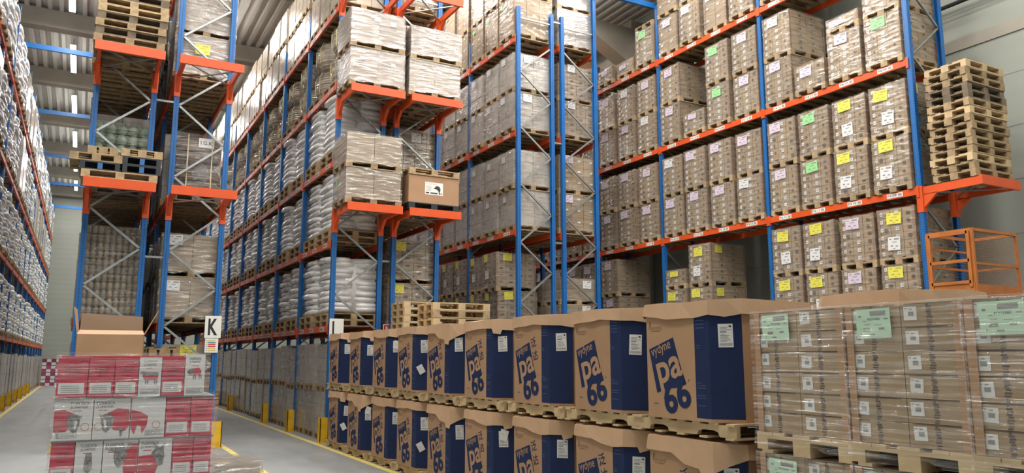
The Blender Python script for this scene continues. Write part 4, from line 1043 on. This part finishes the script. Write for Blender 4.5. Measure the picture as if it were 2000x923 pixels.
# ------------------------------------------------------------------ big goods high up behind rack P, level five
b = MB()
o = thing('brown_box_stack', 'dark brown boxes with labels high on the right rack', 'box', (14.2, 21.4, LV[3])); b = MB()
b.box(-.5, -.6, .147, .5, .6, .95); b.box(-.5, -.6, .96, .5, .6, 1.7); put('carton_stack', b.mesh('carton_stack', ['kraft_edge']), o); put('pallet', euro_pallet('wood', 1.1, 1.2), o)
b = MB(); b.sheet((-.2, -.602, 1.3), (1, 0, 0), (0, 0, 1), .2, .1); b.sheet((-.2, -.602, .6), (1, 0, 0), (0, 0, 1), .2, .1); put('box_label', b.mesh('box_label', ['ink_soft']), o)
o = thing('open_kraft_bin', 'wide brown lidded carton high on the right rack', 'box', (14.25, 20.1, LV[3])); put('pallet', euro_pallet('wood', 1.1, 1.1), o)
b = MB(); b.lathe([(.56, .147), (.6, .8), (.64, .8), (.64, .95), (.2, 1.0)], 10, sx=.95, sy=.9); put('bin_body', b.mesh('bin_body', ['kraft_bin']), o)
# ------------------------------------------------------------------ building shell
XR, YB, XL, YF, ZC = 16.3, 61.5, -4.2, -12, 13.4
b = MB(); b.box(XL - 1, YF, -.1, XR, YB, 0); struct('floor', b.mesh('floor', ['floor']))
b = MB(); b.box(XL - 1, YB, 0, XR + .2, YB + .2, ZC + .3); struct('wall_back', b.mesh('wall_back', ['wall_panel']))
b = MB(); b.box(XR, YF, 0, XR + .2, YB, ZC + .3)
for q in range(12): b.box(XR - .004, YF, .9 + q * 1.1, XR, YB, .912 + q * 1.1, 1)
struct('wall_right', b.mesh('wall_right', ['wall_panel', 'grey_ink']))
b = MB(); b.box(XL - 1.2, YF, 0, XL - 1, YB + .2, ZC + .3); struct('wall_left', b.mesh('wall_left', ['wall_panel']))
b = MB(); x = XL - 1
while x < XR:
    b.add([(x, YF, ZC), (x + .12, YF, ZC), (x + .16, YF, ZC + .14), (x + .30, YF, ZC + .14), (x + .34, YF, ZC),
           (x, YB, ZC), (x + .12, YB, ZC), (x + .16, YB, ZC + .14), (x + .30, YB, ZC + .14), (x + .34, YB, ZC)], [(i, i + 1, i + 6, i + 5) for i in range(4)]); x += .34
b.box(XL - 1.2, YF, ZC + .16, XR + .2, YB, ZC + .3)
struct('ceiling', b.mesh('ceiling', ['deck']))
n = 0; y = 29.4 - 6.3 * 6
while y < YB:
    n += 1; b = MB(); b.box(XL - 1, -.22, -.62, XR, .22, 0); struct('trim_%d' % n, b.mesh('ceiling_beam', ['concrete']), (0, y, ZC)); y += 6.3
for xx in (3.55, 12.75):
    n += 1; b = MB(); b.box(-.25, YF, -1.3, .25, YB, -.62) if xx > 20 else b.box(-.02, YF, -.02, .02, YB, .02); struct('trim_%d' % n, b.mesh('conduit', ['fixture']), (xx, 0, ZC - .66))
for k, yy in enumerate((14.0, 20.1, 26.4, 32.7)):
    n += 1; b = MB(); b.box(15.6, yy - .3, 0, 16.28, yy + .3, ZC - .3); b.prism([(15.6, yy - .3, ZC - 1.9), (15.6, yy - .3, ZC - .6), (13.9, yy - .3, ZC - .6), (13.9, yy - .3, ZC - 1.0)], (0, .6, 0)); struct('trim_%d' % n, b.mesh('column', ['concrete']))
n += 1; b = MB(); b.box(15.8, 3, 11.6, 16.29, 60, 12.3); struct('trim_%d' % n, b.mesh('wall_girder', ['concrete']))
n += 1; b = MB(); b.box(16.27, YF, 8.35, 16.3, YB, 8.6); struct('trim_%d' % n, b.mesh('wall_band', ['concrete']))
b = MB(); b.tube([(16.1, -5, 9.35), (16.1, 45, 9.35)], .045, 10); struct('trim_%d' % (n + 1), b.mesh('wall_pipe', ['pipe']))
b = MB(); b.tube([(13.2, 24.5, 12.6), (15.5, 24.5, 12.6)], .13, 12)
tag(put('duct_pipe', b.mesh('duct_pipe', ['pipe']), None), 'black round duct pipe under the roof beams top right', 'pipe')
# floor lines
def line(x0, x1, y0, y1, lab):
    b = MB(); b.box(x0, y0, .001, x1, y1, .003); o = put('floor_line', b.mesh('floor_line', ['yellow_line']), None); tag(o, lab, 'floor marking')
line(4.30, 4.41, 3, 60, 'yellow painted line along the racks right of the centre aisle')
line(2.56, 2.67, 3, 60, 'yellow painted line beside the wine cartons and rack K')
line(-2.0, -1.89, 3, 60, 'yellow painted line along the far left rack'); line(-.4, -.3, 17, 60, 'yellow painted line left of rack K')
# light fixtures + lamps
def lamp(x, y, z, L, power, vis=True):
    l = bpy.data.lights.new('strip', 'AREA'); l.shape = 'RECTANGLE'; l.size = .14; l.size_y = L; l.energy = power; l.color = (1, .965, .92)
    q = bpy.data.objects.new('strip_lamp', l); COL.objects.link(q); q.location = (x, y, z - .05); return q
b = MB(); b.box(-.05, -1.5, .0, .05, 1.5, .42, 0) if False else b.box(-.08, -1.5, .05, .08, 1.5, .1, 0); b.box(-.09, -1.48, -.03, .09, 1.48, .05, 1); b.box(-.01, -1.2, .1, .01, -1.18, .39, 0); b.box(-.01, 1.18, .1, .01, 1.2, .39, 0); FX = b.mesh('light_fixture', ['fixture', 'tube'])
lines = {-1.05: 'left aisle', 3.55: 'centre aisle', 8.3: 'aisle right of centre', 12.75: 'right aisle'}
for xx, nm in lines.items():
    k = 0
    for i in range(10):
        y = 1.3 + i * 6.3
        if y > 60: break
        k += 1
        o = put('strip_light', FX, None, (xx, y, 13.0)); tag(o, '%s fluorescent strip light above the %s counting from the camera' % (ORD[k], nm), 'ceiling light', 'strip lights above the aisles')
        lamp(xx, y, 12.95, 3.0, 160)
for i, (x, y) in enumerate([(0, 3), (0, 9), (0, 14), (5, 0), (6, 8), (9, 3), (10.5, 9), (10, 14), (14.5, 3), (5.5, 13)]):
    o = put('strip_light', FX, None, (x, y, 13.0)); tag(o, '%s strip light over the open floor in front of the racks' % ORD[i + 1], 'ceiling light', 'strip lights above the open floor')
    lamp(x, y, 12.95, 3.0, 225)
# added world fill light, entering by the side left open behind the camera
W = bpy.data.worlds.new('world'); SC.world = W; W.use_nodes = True
W.node_tree.nodes['Background'].inputs['Color'].default_value = (.93, .97, 1, 1); W.node_tree.nodes['Background'].inputs['Strength'].default_value = .5
# ------------------------------------------------------------------ camera
cam = bpy.data.cameras.new('camera'); co = bpy.data.objects.new('camera', cam); COL.objects.link(co)
f = 1508.0; vpx, vpy = 155.0, 697.0
pitch_ = math.atan((vpy - 461.5) / f); yaw = math.atan((1000 - vpx) / math.hypot(f, vpy - 461.5))
co.location = (0, 0, 1.75); co.rotation_euler = (PI / 2 + pitch_, 0, -yaw)
cam.sensor_fit = 'HORIZONTAL'; cam.sensor_width = 36; cam.lens = f * 36 / 2000; cam.clip_end = 200
SC.camera = co
vs = SC.view_settings; vs.view_transform = 'Standard'; vs.look = 'None'; vs.gamma = 1; vs.exposure = 0.0; vs.use_curve_mapping = False
SC.cycles.max_bounces = 6; SC.cycles.diffuse_bounces = 3; SC.cycles.glossy_bounces = 2; SC.cycles.use_adaptive_sampling = True; SC.cycles.adaptive_threshold = .04; SC.cycles.transparent_max_bounces = 12; SC.cycles.transmission_bounces = 2
SC.cycles.use_denoising = True; SC.cycles.caustics_reflective = False; SC.cycles.caustics_refractive = False; SC.cycles.sample_clamp_indirect = 6
dupes = {k: v for k, v in LABELS.items() if len(v) > 1}
if dupes: print('DUPLICATE LABELS', len(dupes), list(dupes)[:5])
print('OBJECTS', len(SC.objects), 'THINGS', sum(1 for o in SC.objects if o.parent is None))
